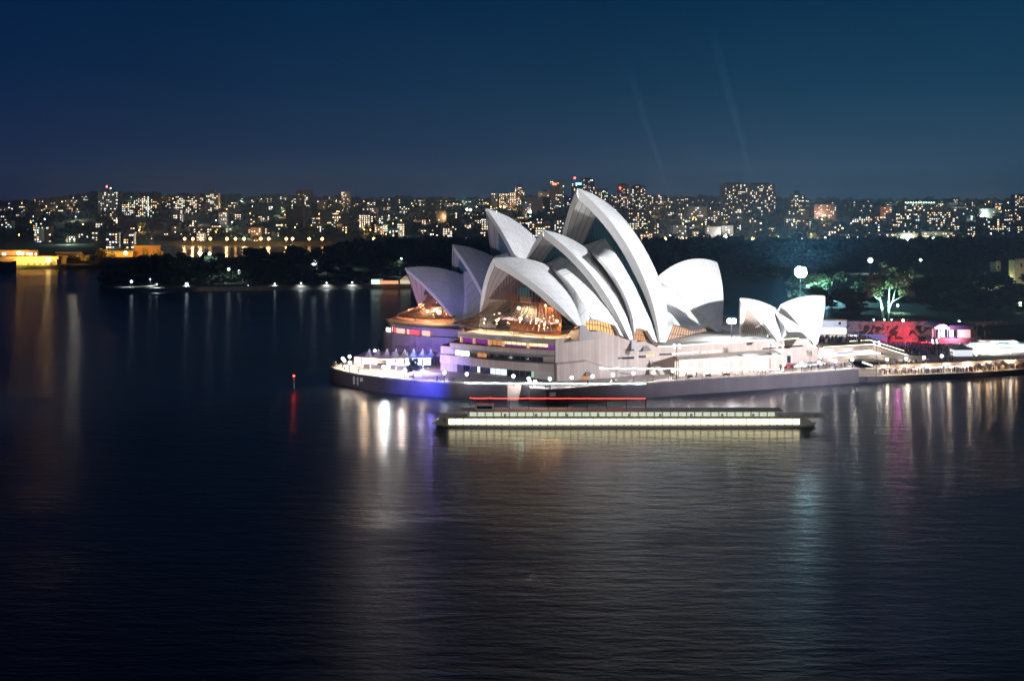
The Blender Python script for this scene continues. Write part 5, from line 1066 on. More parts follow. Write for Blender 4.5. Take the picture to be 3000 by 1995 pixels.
# the tall floodlit gum tree
gx, gy = XD(2600, 512), 512.0; g0 = gz(gx, gy)
gt = thing('gum_tree', 'tall gum tree with pale green lit forked trunks rising above the red stage lights', 'tree', (gx, gy, g0))
def gp(px, py, dy=0): return (XD(px, gy + dy), gy + dy, CH - (py - HY) * (gy + dy) / FPX)
for a_, b_ in (([(2589, 943), (2584, 905), (2580, 880), (2577, 855), (2585, 830)], [.55, .5, .42, .3, .18]), ([(2601, 945), (2604, 915), (2604, 880), (2606, 845), (2603, 815)], [.5, .45, .38, .3, .2]), ([(2604, 905), (2616, 880), (2620, 860), (2628, 835)], [.36, .3, .25, .15]), ([(2615, 884), (2635, 873), (2655, 862)], [.2, .14, .08]), ([(2579, 880), (2562, 868), (2545, 862)], [.2, .14, .08])):
    MB().tube([gp(*p) for p in a_], b_, 7).build('trunk', PALEBARK, gt, smooth=True)
for k, (px, py, wpx, hpx, kd) in enumerate(((2600, 785, 60, 50, 'o'), (2570, 825, 70, 60, 'o'), (2640, 815, 75, 70, 'o'), (2600, 825, 50, 45, 'm'), (2560, 855, 60, 40, 'o'), (2655, 850, 50, 45, 'o'))):
    c = bpy.data.objects.new('crown', CR[kd][k % 4]); C.objects.link(c); c.parent = gt; p_ = gp(px, py); c.location = (p_[0] - gx, p_[1] - gy, p_[2] - g0); c.scale = (wpx * .5 * gy / FPX, wpx * .4 * gy / FPX, hpx * .62 * gy / FPX)
up = glow('uplight_green', (.35, 1, .75), 18)
for k, (px, py, e_, tg) in enumerate(((2560, 944, 20000, (2585, 860)), (2591, 944, 160000, (2600, 840)), (2612, 945, 60000, (2610, 880)))):
    p_ = gp(px, py, -4); p_ = (p_[0], p_[1], gz(p_[0], p_[1]) + .7); t_ = thing('garden_uplight', ('green garden uplight left of the gum tree', 'green garden uplight at the foot of the gum tree', 'green garden uplight just right of the gum trunks')[k], 'garden light', p_)
    MB().box((p_[0], p_[1], p_[2] - .3), (.5, .4, .4)).build('housing', BLACK, t_); MB().ball(p_, .32, 8, 6).build('lamp_face', up, t_); lamp_light('SPOT', 'lamp_light', (p_[0], p_[1] - .2, p_[2] + .75), (.35, 1, .72), e_ * .35, t_, radius=.3, target=gp(*tg), size=70)
for k, (px, py, c_) in enumerate(((2544, 958, (.6, 1, .8)), (2646, 939, (.6, 1, .8)), (2810, 943, (.5, 1, .7)), (2630, 895, (.75, .95, 1)), (2989, 888, (.7, 1, .4)), (2697, 762, (.8, .9, 1)))):
    Y = (500, 503, 503, 540, 540, 800)[k]; p_ = WD(px, py, Y); zb = gz(p_.x, p_.y)
    globe_lamp(px, py, 0, min(zb, p_.z - 2), LAMPG, 900, (.6, 1, .8), r=.5 + .25 * (Y > 700), name='park_lamp', Y=Y, label='greenish park lamp on a post in the botanic garden', group='greenish garden lamps')
# distant bright tree-hidden floodlights
PARKL = [(385, 825, 842), (440, 818, 850), (614, 744, 930), (670, 789, 890), (699, 797, 900), (920, 770, 960), (547, 833, 850), (727, 838, 855), (805, 832, 856), (882, 830, 858), (957, 829, 862), (1032, 828, 866), (1183, 783, 930), (1176, 758, 960), (459, 833, 832), (1006, 747, 990), (2550, 763, 830)]
PLG = glow('park_flood', (.8, .92, 1), 4, False)
for i, (px, py, Y) in enumerate(PARKL):
    p_ = WD(px, py, Y); zb = gz(p_.x, p_.y); r = (1.0, .5, 1.3, 1.1, 1.5, 2.2, 1.2, .6, .6, .6, .6, .6, 1.0, .8, .5, .7, 1.9)[i]
    big = r > .9
    t_ = thing('park_floodlight' if big else 'park_lamp', 'glaring cold white floodlight among the dark headland trees' if big else 'small cold white lamp on a post along the cove promenade', 'lamp', (p_.x, p_.y, min(zb, p_.z - 2)), 'cold white floodlights among the trees' if big else 'small promenade lamps round the cove')
    MB().tube([(p_.x, p_.y, min(zb, p_.z - 2)), (p_.x, p_.y, p_.z)], .12, 5).build('post', BLACK, t_); MB().ball(p_, r, 8, 6).build('lamp_head', PLG, t_)
    lamp_light('SPOT', 'lamp_light', (p_.x, p_.y - .5, p_.z), (.8, .92, 1), 22000 * r ** 1.5 + 5000, t_, radius=r, target=(p_.x, p_.y, p_.z - 10), size=150)
    if i == 16: lamp_light('POINT', 'lamp_glow', (p_.x, p_.y - 2.2 * r, p_.z + .3), (.6, .8, 1), 5000 * r, t_, radius=r)
# park lawn, lamp light put into its paler colour, and path on the headland
mb = MB(); P_ = [(395, 852), (470, 846), (560, 852), (470, 853.5)]
def patchg(pts_, name, m_, dz=.25):
    v = []
    for px, py in pts_:
        Y = FPX * (CH - 3) / (py - HY)
        for _ in range(4):
            X = XD(px, Y); z = gz(X, Y); Y = FPX * (CH - z) / (py - HY)
        v.append((XD(px, Y), Y, gz(XD(px, Y), Y) + dz))
    mb = MB(); mb.add(v, [tuple(range(len(v)))]); return tag(mb.build(name, m_), kind='structure')
patchg([(405, 850), (470, 845), (560, 845), (640, 850)], 'lawn', mat('lawn_painted_light', (.16, .17, .10), .9, noise=(.1, .3)))
patchg([(430, 838), (470, 828), (478, 830), (445, 842)], 'path', CONC); patchg([(660, 812), (700, 806), (712, 812), (690, 818)], 'path', CONC)
hb = W(1105, 829, 4); t_ = thing('boathouse', 'small white lit pavilion on the cove promenade left of the sails', 'pavilion', (hb.x, hb.y, 3.2)); MB().box((hb.x, hb.y, 5.0), (8, 5, 3.4)).build('wall', glow('boathouse_glow', (.75, 1, .9), 1.6), t_); MB().box((hb.x, hb.y, 6.9), (9, 6, .4)).build('roof', WHITE, t_)
hb = W(1140, 830, 4); t_ = thing('terrace_cafe', 'long low cafe with an orange lit front beside the white pavilion', 'cafe', (hb.x, hb.y, 3.2)); MB().box((hb.x, hb.y, 4.8), (13, 4, 2.4)).build('front', glow('cafe_glow', (1, .42, .2), 1.3), t_); MB().box((hb.x, hb.y, 6.2), (14, 5, .4)).build('roof', GREY, t_)
hb = W(1188, 828, 4); t_ = thing('garden_tent', 'pale pitched tent on the cove promenade beside the far hall sail', 'tent', (hb.x, hb.y, 3.2)); mb = MB(); x, y = hb.x, hb.y; mb.add([(x - 4, y - 3, 6), (x + 4, y - 3, 6), (x + 4, y + 3, 6), (x - 4, y + 3, 6), (x, y, 9)], [(0, 1, 4), (1, 2, 4), (2, 3, 4), (3, 0, 4)]); mb.build('roof', mat('tent_cream_glow', (.7, .55, .45), .7, emit=(1, .7, .5), es=.4), t_); MB().box((x, y, 4.6), (7.4, 5.6, 2.8)).build('wall', glow('tent_side_glow', (1, .9, .6), .8), t_)  # tent roof and walls glow by material in place of a lamp inside
# ================================================================ naval wharf at the left
YW = 1150
def wx(px): return XD(px, YW)
wz = lambda py: CH - (py - HY) * YW / FPX
AMB = mat('ochre_wall', (.75, .55, .3), .8); YEL = mat('cream_wall', (.8, .68, .45), .8)
t_ = thing('naval_shed', 'long waterfront shed washed in yellow sodium light at the left edge', 'shed', (wx(100), YW, 3)); MB().prism([(wx(40), YW), (wx(166), YW), (wx(166), YW + 25), (wx(52), YW + 25)], 2.8, wz(760)).build('wall', YEL, t_)
MB().prism([(wx(-40), YW + 3), (wx(168), YW + 3), (wx(168), YW + 27), (wx(-40), YW + 27)], wz(760), wz(752)).build('roof', AMB, t_)
for px in (84, 101, 118, 134, 150): MB().box((wx(px), YW - .2, wz(774)), (2.2, .3, 2.6)).build('window', mat('window_brown', (.3, .16, .04), .6), t_)
MB().ball((wx(146), YW - 4, wz(761)), 2.4, 10, 6).build('flood_lamp', glow('sodium_flood', (1, .62, .18), 12), t_); MB().tube([(wx(146), YW - 4, 3), (wx(146), YW - 4, wz(762))], .25, 5).build('lamp_post', GREY, t_)
lamp_light('SPOT', 'lamp_light', (wx(130), YW - 14, 16), (1, .58, .14), 55000, t_, radius=1, target=(wx(130), YW, 8), size=110); lamp_light('SPOT', 'lamp_light', (wx(70), YW - 14, 16), (1, .58, .14), 55000, t_, radius=1, target=(wx(70), YW, 8), size=130); lamp_light('SPOT', 'lamp_light', (wx(235), YW - 10, 14), (1, .5, .08), 50000, t_, radius=1, target=(wx(235), YW + 30, 10), size=100)
t_ = thing('naval_barracks', 'long two storey barracks with a row of lit windows behind the yellow shed', 'barracks', (wx(60), YW + 60, 3)); MB().prism([(XD(-60, 1215), 1215), (XD(112, 1215), 1215), (XD(112, 1235), 1235), (XD(-60, 1235), 1235)], 2.8, CH - 134 * 1215 / FPX).build('wall', mat('barracks_wall', (.45, .32, .22), .8), t_); lamp_light('SPOT', 'lamp_light', (XD(30, 1195), 1195, 20), (1, .5, .15), 60000, t_, radius=1, target=(XD(30, 1215), 1215, 10), size=150)  # added spot warms the barracks wall; no lamp body stands there
for px in (9, 15, 62, 67, 81, 87, 92, 113 - 8): MB().box((XD(px, 1214.6), 1214.6, CH - 145 * 1215 / FPX), (1.5, .3, 2.6)).build('window', glow('cold_window', (1, .95, .7), 4, False), t_)
t_ = thing('naval_ship', 'dark grey ship hull lying at the wharf at the left edge', 'ship', (wx(10), 1105, 0)); mb = MB(); mb.prism([(XD(-120, 1100), 1100), (XD(34, 1100), 1100), (XD(48, 1106), 1106), (XD(34, 1112), 1112), (XD(-120, 1112), 1112)], -1, [9.5, 7.8, 9.6, 7.8, 9.5]); mb.build('hull', mat('navy_grey', (.09, .08, .08), .6), t_)
for k, (px0, px1, y0_, y1_, Y, label) in enumerate(((305, 390, 738, 772, 1230, 'amber floodlit brick warehouse behind the wharf trees'), (392, 470, 722, 745, 1240, 'pale orange lit warehouse with a chimney beyond the headland'), (165, 240, 742, 780, 1260, 'dim brown warehouse right of the yellow shed'))):
    t_ = thing('warehouse', label, 'warehouse', (XD((px0 + px1) / 2, Y), Y, 3)); MB().prism([(XD(px0, Y), Y), (XD(px1, Y), Y), (XD(px1, Y + 20), Y + 20), (XD(px0, Y + 20), Y + 20)], 2, CH - (y0_ - HY) * Y / FPX).build('wall', (AMB, mat('orange_wall', (.5, .28, .14), .8), mat('brown_wall', (.2, .12, .07), .8))[k], t_)
    MB().prism([(XD(px0, Y) - 1, Y - 1), (XD(px1, Y) + 1, Y - 1), (XD(px1, Y + 20), Y + 21), (XD(px0, Y + 20), Y + 21)], CH - (y0_ - HY) * Y / FPX, CH - (y0_ - 3 - HY) * Y / FPX).build('roof', GREY, t_)
lamp_light('SPOT', 'lamp_light', (XD(340, 1190), 1190, 18), (1, .5, .08), 90000, t_, radius=1, target=(XD(345, 1230), 1230, 10), size=110); lamp_light('SPOT', 'lamp_light', (XD(445, 1175), 1175, 24), (1, .5, .08), 90000, t_, radius=1, target=(XD(440, 1215), 1215, 14), size=110)
# ================================================================ the city on the hills
random.seed(77)
WINM = [glow('win_warm', (1, .66, .34), 3.2, False), glow('win_cream', (1, .84, .58), 4.2, False), glow('win_white', (1, .97, .85), 5.0, False), glow('win_cool', (.65, .9, 1), 3.6, False), glow('win_orange', (1, .45, .14), 2.6, False), glow('win_blue', (.25, .45, 1), 2.6, False), glow('win_green', (.5, 1, .6), 2.4, False)]
WW = [34, 30, 18, 8, 7, 2, 1]
WMESH = []
for m_ in WINM:
    me = bpy.data.meshes.new('window'); mb = MB().box((0, 0, 0), (1, .2, 1)); me.from_pydata(mb.v, [], mb.f); me.materials.append(m_); WMESH.append(me)
WALLS = {}
for nm, c_, e_ in (('brown', (.16, .10, .07), .010), ('beige', (.30, .23, .17), .02), ('grey', (.20, .20, .21), .018), ('white', (.42, .42, .42), .03), ('brick', (.20, .09, .06), .012), ('dark', (.05, .05, .06), .004)):
    WALLS[nm] = mat('wall_' + nm, c_, .85, noise=(.08, .2), emit=tuple(x / max(c_) for x in c_), es=0)
ROOF = mat('roof_dark', (.06, .05, .05), .9)
def window(par, x, y, z, w, h, k=None, name='window'):
    k = random.choices(range(7), WW)[0] if k is None else k
    o = bpy.data.objects.new(name, WMESH[k]); C.objects.link(o); o.parent = par; o.location = (x, y, z); o.scale = (w, 1, h); return o
def building(px0, px1, ytop, Y, wall, nlit, label, kind='apartment_block', cat='apartment block', depth=None, roofbox=None, grid=None, group=None, warm=None, balc=False, zb=None):
    x0, x1 = XD(px0, Y), XD(px1, Y); xc = (x0 + x1) / 2; w_ = x1 - x0; zt_ = CH - (ytop - HY) * Y / FPX; zb = gz(xc, Y) - 2 if zb is None else zb; d_ = depth or max(10, w_ * .7)
    rot = random.uniform(-.12, .12)
    t_ = thing(kind, label, cat, (xc, Y, zb), group, 0); h = zt_ - zb
    if h < 4: h = 4
    def pt(mb, name, m_, par=t_):
        me = bpy.data.meshes.new(name); me.from_pydata([tuple(v) for v in mb.v], [], mb.f); me.materials.append(m_); o = bpy.data.objects.new(name, me); C.objects.link(o); o.parent = par; return o
    mb = MB(); mb.box((0, d_ / 2, h / 2), (w_, d_, h))
    fl = max(1, int(h / 3.4)); 
    body = pt(mb, 'wall', WALLS[wall])
    mb = MB(); mb.box((0, d_ / 2, h + .3), (w_ * 1.03, d_ * 1.03, .7))
    if roofbox: mb.box((roofbox[0] * w_, d_ / 2, h + roofbox[2] / 2 + .5), (w_ * roofbox[1], d_ * .5, roofbox[2]))
    elif h < 16 and random.random() < .5:                       # hipped roof on the small ones
        mb = MB(); mb.add([(-w_ * .53, -.4, h), (w_ * .53, -.4, h), (w_ * .53, d_ + .4, h), (-w_ * .53, d_ + .4, h), (-w_ * .2, d_ / 2, h + 3), (w_ * .2, d_ / 2, h + 3)], [(0, 1, 5, 4), (2, 3, 4, 5), (1, 2, 5), (3, 0, 4)])
    pt(mb, 'roof', ROOF if wall != 'white' else GREY)
    if grid or balc:                                             # storey ledges and party fins read as a grid
        mb = MB()
        for k in range(1, fl + 1): mb.box((0, -.35, k * h / (fl + .3)), (w_ * 1.01, .7, .55))
        if grid:
            nc_ = max(3, int(w_ / 5))
            for k in range(nc_ + 1): mb.box((-w_ / 2 + w_ * k / nc_, -.5, h / 2), (.5, .9, h))
        pt(mb, 'balcony_grid', WALLS['white'] if grid == 'white' else WALLS['grey'] if wall != 'beige' else WALLS['beige'], t_)
    cols_ = max(1, int(w_ / 3.6)); cells = [(i, j) for i in range(cols_) for j in range(fl)]; random.shuffle(cells)
    for i, j in cells[:min(int(nlit * 1.35), len(cells), 80)]:
        ww = random.choice((1.4, 1.9, 2.6)); window(t_, -w_ / 2 + (i + .5) * w_ / cols_, -.25 - (.75 if grid else 0) * 0, (j + .62) * h / (fl + .3), min(ww, w_ / cols_ * .9), random.uniform(1.1, 1.6), warm)
    return t_, (xc, Y, zb, w_, h, d_)
TOW = [  # px0, px1, row of the roof, distance, wall, lit windows, label, extras
 (288, 345, 562, 2300, 'grey', 26, 'tall grey tower with a pale lattice front and a red light on its mast', dict(grid='white', roofbox=(0, .3, 5))),
 (346, 396, 592, 2350, 'brown', 34, 'mid height block full of warm windows right of the lattice tower', dict(balc=True)),
 (398, 432, 574, 2300, 'brown', 30, 'brown tower with a lit top floor left of the dotted light strip', dict(balc=True, roofbox=(0, .4, 4))),
 (435, 466, 578, 2300, 'brick', 16, 'dark brick tower right of the dotted light strip', dict(balc=True)),
 (508, 542, 574, 2350, 'grey', 26, 'broad slab left half with cool and warm windows beside a red roofed top', dict(balc=True, roofbox=(.2, .5, 5))),
 (544, 577, 575, 2350, 'brown', 24, 'broad slab right half with brightly lit upper floors', dict(balc=True)),
 (603, 639, 567, 2400, 'white', 22, 'slim white tower with a plain block on its roof above the cove', dict(roofbox=(0, .4, 9), grid=None, balc=True)),
 (640, 665, 622, 2100, 'grey', 8, 'small grey flats right of the slim white tower', {}),
 (868, 911, 558, 2700, 'beige', 10, 'pale square tower standing alone on the ridge', dict(grid='white')),
 (1000, 1026, 562, 2600, 'white', 16, 'narrow white tower with open floors right of the pale square tower', dict(grid='white')),
 (838, 888, 606, 2000, 'dark', 2, 'dark unlit block with a flat top in front of the pale square tower', {}),
 (1052, 1084, 629, 2050, 'brick', 30, 'brick apartment block crowded with lit windows above the garden trees', dict(balc=True)),
 (1085, 1103, 626, 2080, 'brick', 5, 'plain brick tower attached right of the crowded block', {}),
 (1112, 1135, 659, 1900, 'beige', 12, 'low beige flats with orange windows behind the garden', {}),
 (1164, 1185, 655, 1900, 'brown', 12, 'low brown flats brightly lit left of the far sails', {}),
 (1297, 1325, 668, 1850, 'white', 14, 'pale low offices with a bright corner just left of the far hall sail', {}),
 (1410, 1432, 640, 1850, 'grey', 34, 'office tower with every floor lit yellow beside the far tall sail', dict(balc=True)),
 (1439, 1458, 566, 2600, 'beige', 6, 'narrow beige tower leftmost of the ridge cluster', {}),
 (1462, 1492, 567, 2650, 'brown', 28, 'lit block second from the left of the ridge cluster', dict(balc=True)),
 (1493, 1511, 564, 2650, 'beige', 18, 'lit block third from the left of the ridge cluster', dict(balc=True)),
 (1508, 1537, 548, 2700, 'brown', 26, 'tallest pointed block of the left ridge cluster', dict(roofbox=(0, .4, 5), balc=True)),
 (1532, 1608, 578, 2500, 'beige', 3, 'long pale beige blank walled block between the ridge clusters', {}),
 (1578, 1608, 562, 2650, 'beige', 5, 'beige block with a small roof block left of the hotel tower', dict(roofbox=(.1, .4, 4))),
 (1590, 1612, 578, 2300, 'dark', 4, 'black unlit block below the beige roofs', {}),
 (1531, 1556, 585, 2350, 'grey', 8, 'grey block with one lit floor below the long beige roof', {}),
 (1611, 1638, 530, 2750, 'beige', 12, 'tall beige hotel tower with a small red sign', dict(grid='beige')),
 (1638, 1653, 530, 2752, 'white', 6, 'bright white narrow wing right of the beige hotel tower', dict(grid='white')),
 (1675, 1702, 537, 2750, 'dark', 16, 'tower with a glowing blue crown beside the tallest sail', dict(balc=True)),
 (1704, 1742, 526, 2750, 'grey', 30, 'stepped tower with many white windows behind the tallest sail', dict(roofbox=(0, .5, 4), balc=True)),
 (1743, 1781, 554, 2650, 'grey', 22, 'grey green block right of the stepped tower', dict(balc=True)),
 (1809, 1842, 543, 2650, 'brick', 24, 'brick tower with a red light near its top', dict(roofbox=(0, .5, 3), balc=True)),
 (1852, 1891, 545, 2650, 'dark', 28, 'dark tower with scattered warm windows second right of the tallest sail', dict(roofbox=(0, .4, 3), balc=True)),
 (1841, 1853, 567, 2640, 'white', 4, 'narrow pale wing between the brick and dark towers', {}),
 (1785, 1806, 570, 2600, 'beige', 6, 'small beige block left of the brick tower', {}),
 (1897, 1920, 572, 2650, 'grey', 10, 'bluish lit block on the ridge right of the dark tower', {}), (1922, 1945, 570, 2650, 'white', 10, 'pale lit block on the ridge second right of the dark tower', {}),
 (1946, 1975, 580, 2650, 'grey', 8, 'flat grey block on the ridge third right of the dark tower', {}), (1978, 2004, 583, 2600, 'beige', 6, 'low beige block on the ridge fourth right of the dark tower', {}), (2006, 2032, 581, 2600, 'brown', 8, 'low brown block at the right end of the lit ridge', {}),
 (1551, 1612, 648, 1850, 'beige', 16, 'yellow lit office with long floors between the two halls', dict(balc=True)),
 (1568, 1597, 665, 1800, 'white', 18, 'very bright white block just above the second sail', {}),
 (1828, 1886, 622, 2050, 'brown', 22, 'stepped brown flats behind the tallest sail with a green lamp', dict(balc=True)), (1886, 1911, 634, 2060, 'beige', 6, 'beige wing right of the stepped brown flats', {}),
 (1875, 1902, 686, 1750, 'brick', 14, 'small brick flats with white windows against the tallest sail', {}), (1972, 2012, 660, 1850, 'grey', 6, 'plain grey cube above the dark garden', {}),
 (2018, 2072, 606, 2200, 'white', 12, 'modern block with a bright white top floor left of the wide twin towers', dict(balc=True)), (2072, 2108, 618, 2200, 'beige', 12, 'sandstone block left of the wide twin towers', {}),
 (2118, 2190, 540, 2450, 'grey', 40, 'left half of the wide twin towers on the hill', dict(grid='grey', roofbox=(0, .7, 3))),
 (2192, 2272, 541, 2440, 'grey', 42, 'right half of the wide twin towers with pale balconies', dict(grid='white', roofbox=(0, .6, 3))),
 (2070, 2112, 665, 1800, 'grey', 6, 'pale low block left above the garden floodlight', {}), (2114, 2148, 662, 1810, 'grey', 6, 'second pale low block with a bright roof lamp above the garden', {}),
 (2318, 2360, 572, 2500, 'beige', 22, 'rounded tower with a bright crown of windows', dict(roofbox=(0, .35, 9), balc=True)),
 (2385, 2450, 600, 2300, 'brick', 18, 'dark brick block with a hipped roof right of the rounded tower', dict(roofbox=(0, .6, 4))),
 (2310, 2370, 612, 2200, 'grey', 14, 'grey slab below the rounded tower', dict(balc=True)),
 (2490, 2575, 634, 2050, 'brick', 34, 'wide brick block with scattered cream windows', dict(balc=True)),
 (2578, 2612, 606, 2300, 'brown', 10, 'brown block behind the wide brick block', {}),
 (2612, 2694, 625, 2080, 'brick', 32, 'second wide brick block with a lit middle floor', dict(balc=True)),
 (2650, 2742, 593, 2450, 'grey', 26, 'long block with a row of green white roof lights', dict(balc=True)),
 (2716, 2797, 620, 2100, 'brick', 32, 'third wide brick block right of the roof light block', dict(balc=True)),
 (2752, 2830, 607, 2350, 'white', 5, 'pale stepped concrete building on the right hill', dict(roofbox=(.1, .3, 8))),
 (2795, 2832, 612, 2100, 'white', 3, 'plain white block right of the third brick block', {}),
 (2880, 2925, 612, 2300, 'white', 6, 'pale block with a narrow white fin near the right edge', {}),
 (2880, 2955, 640, 1950, 'brown', 20, 'brown stepped flats near the right edge', dict(balc=True)), (2955, 2990, 622, 2200, 'brick', 10, 'red roofed houses at the right edge', {}),
 (2974, 3020, 570, 2500, 'grey', 24, 'tall grey tower cut by the right edge of the photo', dict(grid='white')),
 (2390, 2500, 692, 1700, 'brick', 28, 'long low brick terrace above the garden trees', {}), (2502, 2570, 690, 1690, 'brick', 20, 'second long low brick terrace above the garden trees', {}), (2572, 2690, 684, 1700, 'brown', 26, 'long brown terrace below the wide brick blocks', {}), (2700, 2790, 680, 1720, 'brown', 18, 'brown terrace below the third brick block', {}),
 (120, 150, 664, 1800, 'brick', 6, 'brick corner block with white windows above the wharf', {}), (100, 122, 670, 1790, 'white', 8, 'white lit low block left of the brick corner block', {}),
 (310, 345, 682, 1700, 'white', 12, 'bright white low building in front of the lattice tower', {}), (362, 392, 684, 1700, 'white', 8, 'greenish white lit building with bare trees around it', {}), (480, 560, 680, 1900, 'brick', 10, 'long dim wharf store on the far side of the bay', {}),
 (700, 780, 664, 1950, 'brick', 8, 'brown finger wharf shed with a blue roof line', {}), (560, 700, 668, 1900, 'brick', 14, 'long reddish finger wharf building lit from below', {}),
]
tw = {}
for px0, px1, yt, Y, wall, nl, label, ex in TOW:
    t_, info = building(px0, px1, yt, Y, wall, nl, label, kind='tower_block' if (gz(XD((px0 + px1) / 2, Y), Y) + 26 < CH - (yt - HY) * Y / FPX) else 'apartment_block', cat='building', **ex); tw[px0] = (t_, info)
def extra(px0, name, px, py, m_, r, stick=0):
    t_, (xc, Y, zb, w_, h, d_) = tw[px0]; p_ = WD(px, py, Y - 2); MB().ball(p_, r, 8, 6).build(name, m_, t_)
    if stick: MB().tube([(p_.x, p_.y, zb + h), (p_.x, p_.y, p_.z)], .3, 4).build('mast', GREY, t_)
REDL = glow('aviation_red', (1, .05, .04), 30, False)
extra(288, 'aviation_light', 313, 547, REDL, 1.7, 1); extra(288, 'roof_lamp', 324, 552, glow('roof_white', (.8, 1, .85), 12, False), 1.1, 1); extra(1675, 'aviation_light', 1684, 522, REDL, 2.2, 1); extra(1809, 'aviation_light', 1817, 551, REDL, 1.6)
t_, (xc, Y, zb, w_, h, d_) = tw[1611]; p_ = WD(1625, 540, Y - 1); MB().box(p_, (9, .4, 4)).build('rooftop_sign', glow('sign_red', (1, .12, .08), 9, False), t_)
t_, (xc, Y, zb, w_, h, d_) = tw[1675]; p_ = WD(1695, 539, Y - 1); MB().box(p_, (13, .4, 4.5)).build('glowing_crown', glow('crown_blue', (.15, .55, 1), 9, False), t_)
t_, (xc, Y, zb, w_, h, d_) = tw[435]
for k in range(22): p_ = WD(434, 578 + k * 4.4, Y - 2); MB().box(p_, (1.3, .3, 1.2)).build('facade_light', glow('facade_dot', (.8, 1, .85), 6, False), t_)
t_, (xc, Y, zb, w_, h, d_) = tw[2650]
for k in range(12): p_ = WD(2654 + k * 7.5, 594, Y - 2); MB().ball(p_, 1.2, 6, 4).build('roof_light', glow('roof_green', (.6, 1, .75), 9, False), t_)
# low houses and flats filling the hillsides
NUM = ['one', 'two', 'three', 'four', 'five', 'six', 'seven', 'eight', 'nine', 'ten']
ords = lambda n_: '%d%s' % (n_, 'th' if 10 <= n_ % 100 <= 20 else {1: 'st', 2: 'nd', 3: 'rd'}.get(n_ % 10, 'th'))
bands_ = [(1770, 1900, 'on the lowest hillside street'), (1930, 2100, 'on the lower hillside street'), (2150, 2380, 'on the middle hillside street'), (2430, 2700, 'on the upper hillside street'), (2760, 3100, 'on the street along the ridge')]
for y0_, y1_, wh in bands_:
    lst = []; px = -20 + random.uniform(0, 30)
    while px < 3030:
        w_ = random.uniform(16, 34)
        if random.random() < .72 and not (y0_ < 1800 and (px < 60 or 2100 < px < 2380)): lst.append((px, px + w_))
        px += w_ + random.uniform(6, 38)
    for i, (a_, b_) in enumerate(lst):
        Y = random.uniform(y0_, y1_); X = XD((a_ + b_) / 2, Y); zt_ = gz(X, Y) + random.choice((7, 9, 11, 13, 16, 20)); wall = random.choice(('brown', 'beige', 'grey', 'white', 'brick', 'brown', 'dark')); n_ = random.choice((2, 3, 4, 5, 6, 7, 8))
        building(a_, b_, HY + (CH - zt_) * FPX / Y, Y, wall, n_, '%s house with %s lit windows, %s from the left %s' % (wall, NUM[n_ - 1], ords(i + 1), wh), 'hillside_house', 'house', group='houses ' + wh)
# street lamps: orange, white, green
LM = {'orange': glow('street_orange', (1, .45, .10), 26, False), 'white': glow('street_white', (1, .93, .8), 24, False), 'green': glow('street_green', (.5, 1, .65), 16, False)}
SLM = {}
for k_, m_ in LM.items():
    me = bpy.data.meshes.new('lamp_head'); mb = MB().ball((0, 0, 0), 1.0, 8, 6); me.from_pydata([tuple(v) for v in mb.v], [], mb.f); me.materials.append(m_); SLM[k_] = me
me = bpy.data.meshes.new('post'); mb = MB().tube([(0, 0, 0), (0, 0, 7.5)], .14, 5); me.from_pydata([tuple(v) for v in mb.v], [], mb.f); me.materials.append(GREY); POST = me
def slamp(px, Y, col, r, label=None, group=None, zz=None, power=0):
    X = XD(px, Y); zb = gz(X, Y) if zz is None else zz; t_ = thing('street_lamp', label or 'small %s street lamp shining among the dark hillside houses' % col, 'street lamp', (X, Y, zb), group or '%s street lamps on the hillside' % col)
    a_ = bpy.data.objects.new('post', POST); C.objects.link(a_); a_.parent = t_
    b_ = bpy.data.objects.new('lamp_head', SLM[col]); C.objects.link(b_); b_.parent = t_; b_.location = (0, 0, 7.5); b_.scale = (r, r, r)
    if power: lamp_light('POINT', 'lamp_light', (X, Y - 3, zb + 9), {'orange': (1, .5, .2), 'white': (1, .9, .75), 'green': (.7, 1, .8)}[col], power, t_, radius=1)
    return t_
for i in range(285):
    Y = random.uniform(1700, 3150); px = random.uniform(0, 3000)
    if Y < 1800 and px > 1900 and random.random() < .5: continue
    slamp(px, Y - 18, random.choices(('orange', 'white', 'green'), (58, 34, 8))[0], random.uniform(.4, .95), power=60000 if i % 5 == 0 else 0)
for px in (541, 565, 589, 616, 665, 690, 715, 764, 787, 839, 857, 906, 944, 1095): slamp(px, 1765, 'orange', 2.0, 'bright orange wharf lamp in the row across the bay', 'orange wharf lamps', 3.0, power=25000 if px % 2 else 0)
for px, py in ((586, 742), (615, 760), (55, 742), (298, 742), (368, 742)):
    p_ = WD(px, py, 1210); t_ = slamp(px, 1210, 'orange', 2.0, 'tall sodium lamp by the naval wharf', 'sodium lamps by the wharf', p_.z - 7.5)
for px in (1440, 1450, 1466, 1478): slamp(px, 2620, 'orange', 2.0, 'orange lamp at the foot of the ridge cluster', 'orange lamps under the ridge cluster')
for px, Y, c_ in ((1378, 2500, 'white'), (1367, 2500, 'green'), (2205, 1690, 'orange'), (2275, 1680, 'green'), (2352, 1650, 'orange'), (2350, 1655, 'white'), (1949, 1700, 'orange'), (2126, 1790, 'white'), (2735, 1700, 'green'), (2660, 1700, 'green'), (2875, 2300, 'green'), (2930, 2600, 'orange')): slamp(px, Y, c_, 2.4, 'large bright %s lamp standing out on the hillside' % c_, 'large bright hillside lamps', power=120000)
for px, Y in ((2205, 1670), (2352, 1640), (560, 1750), (700, 1750), (850, 1750), (1949, 1690)): pass
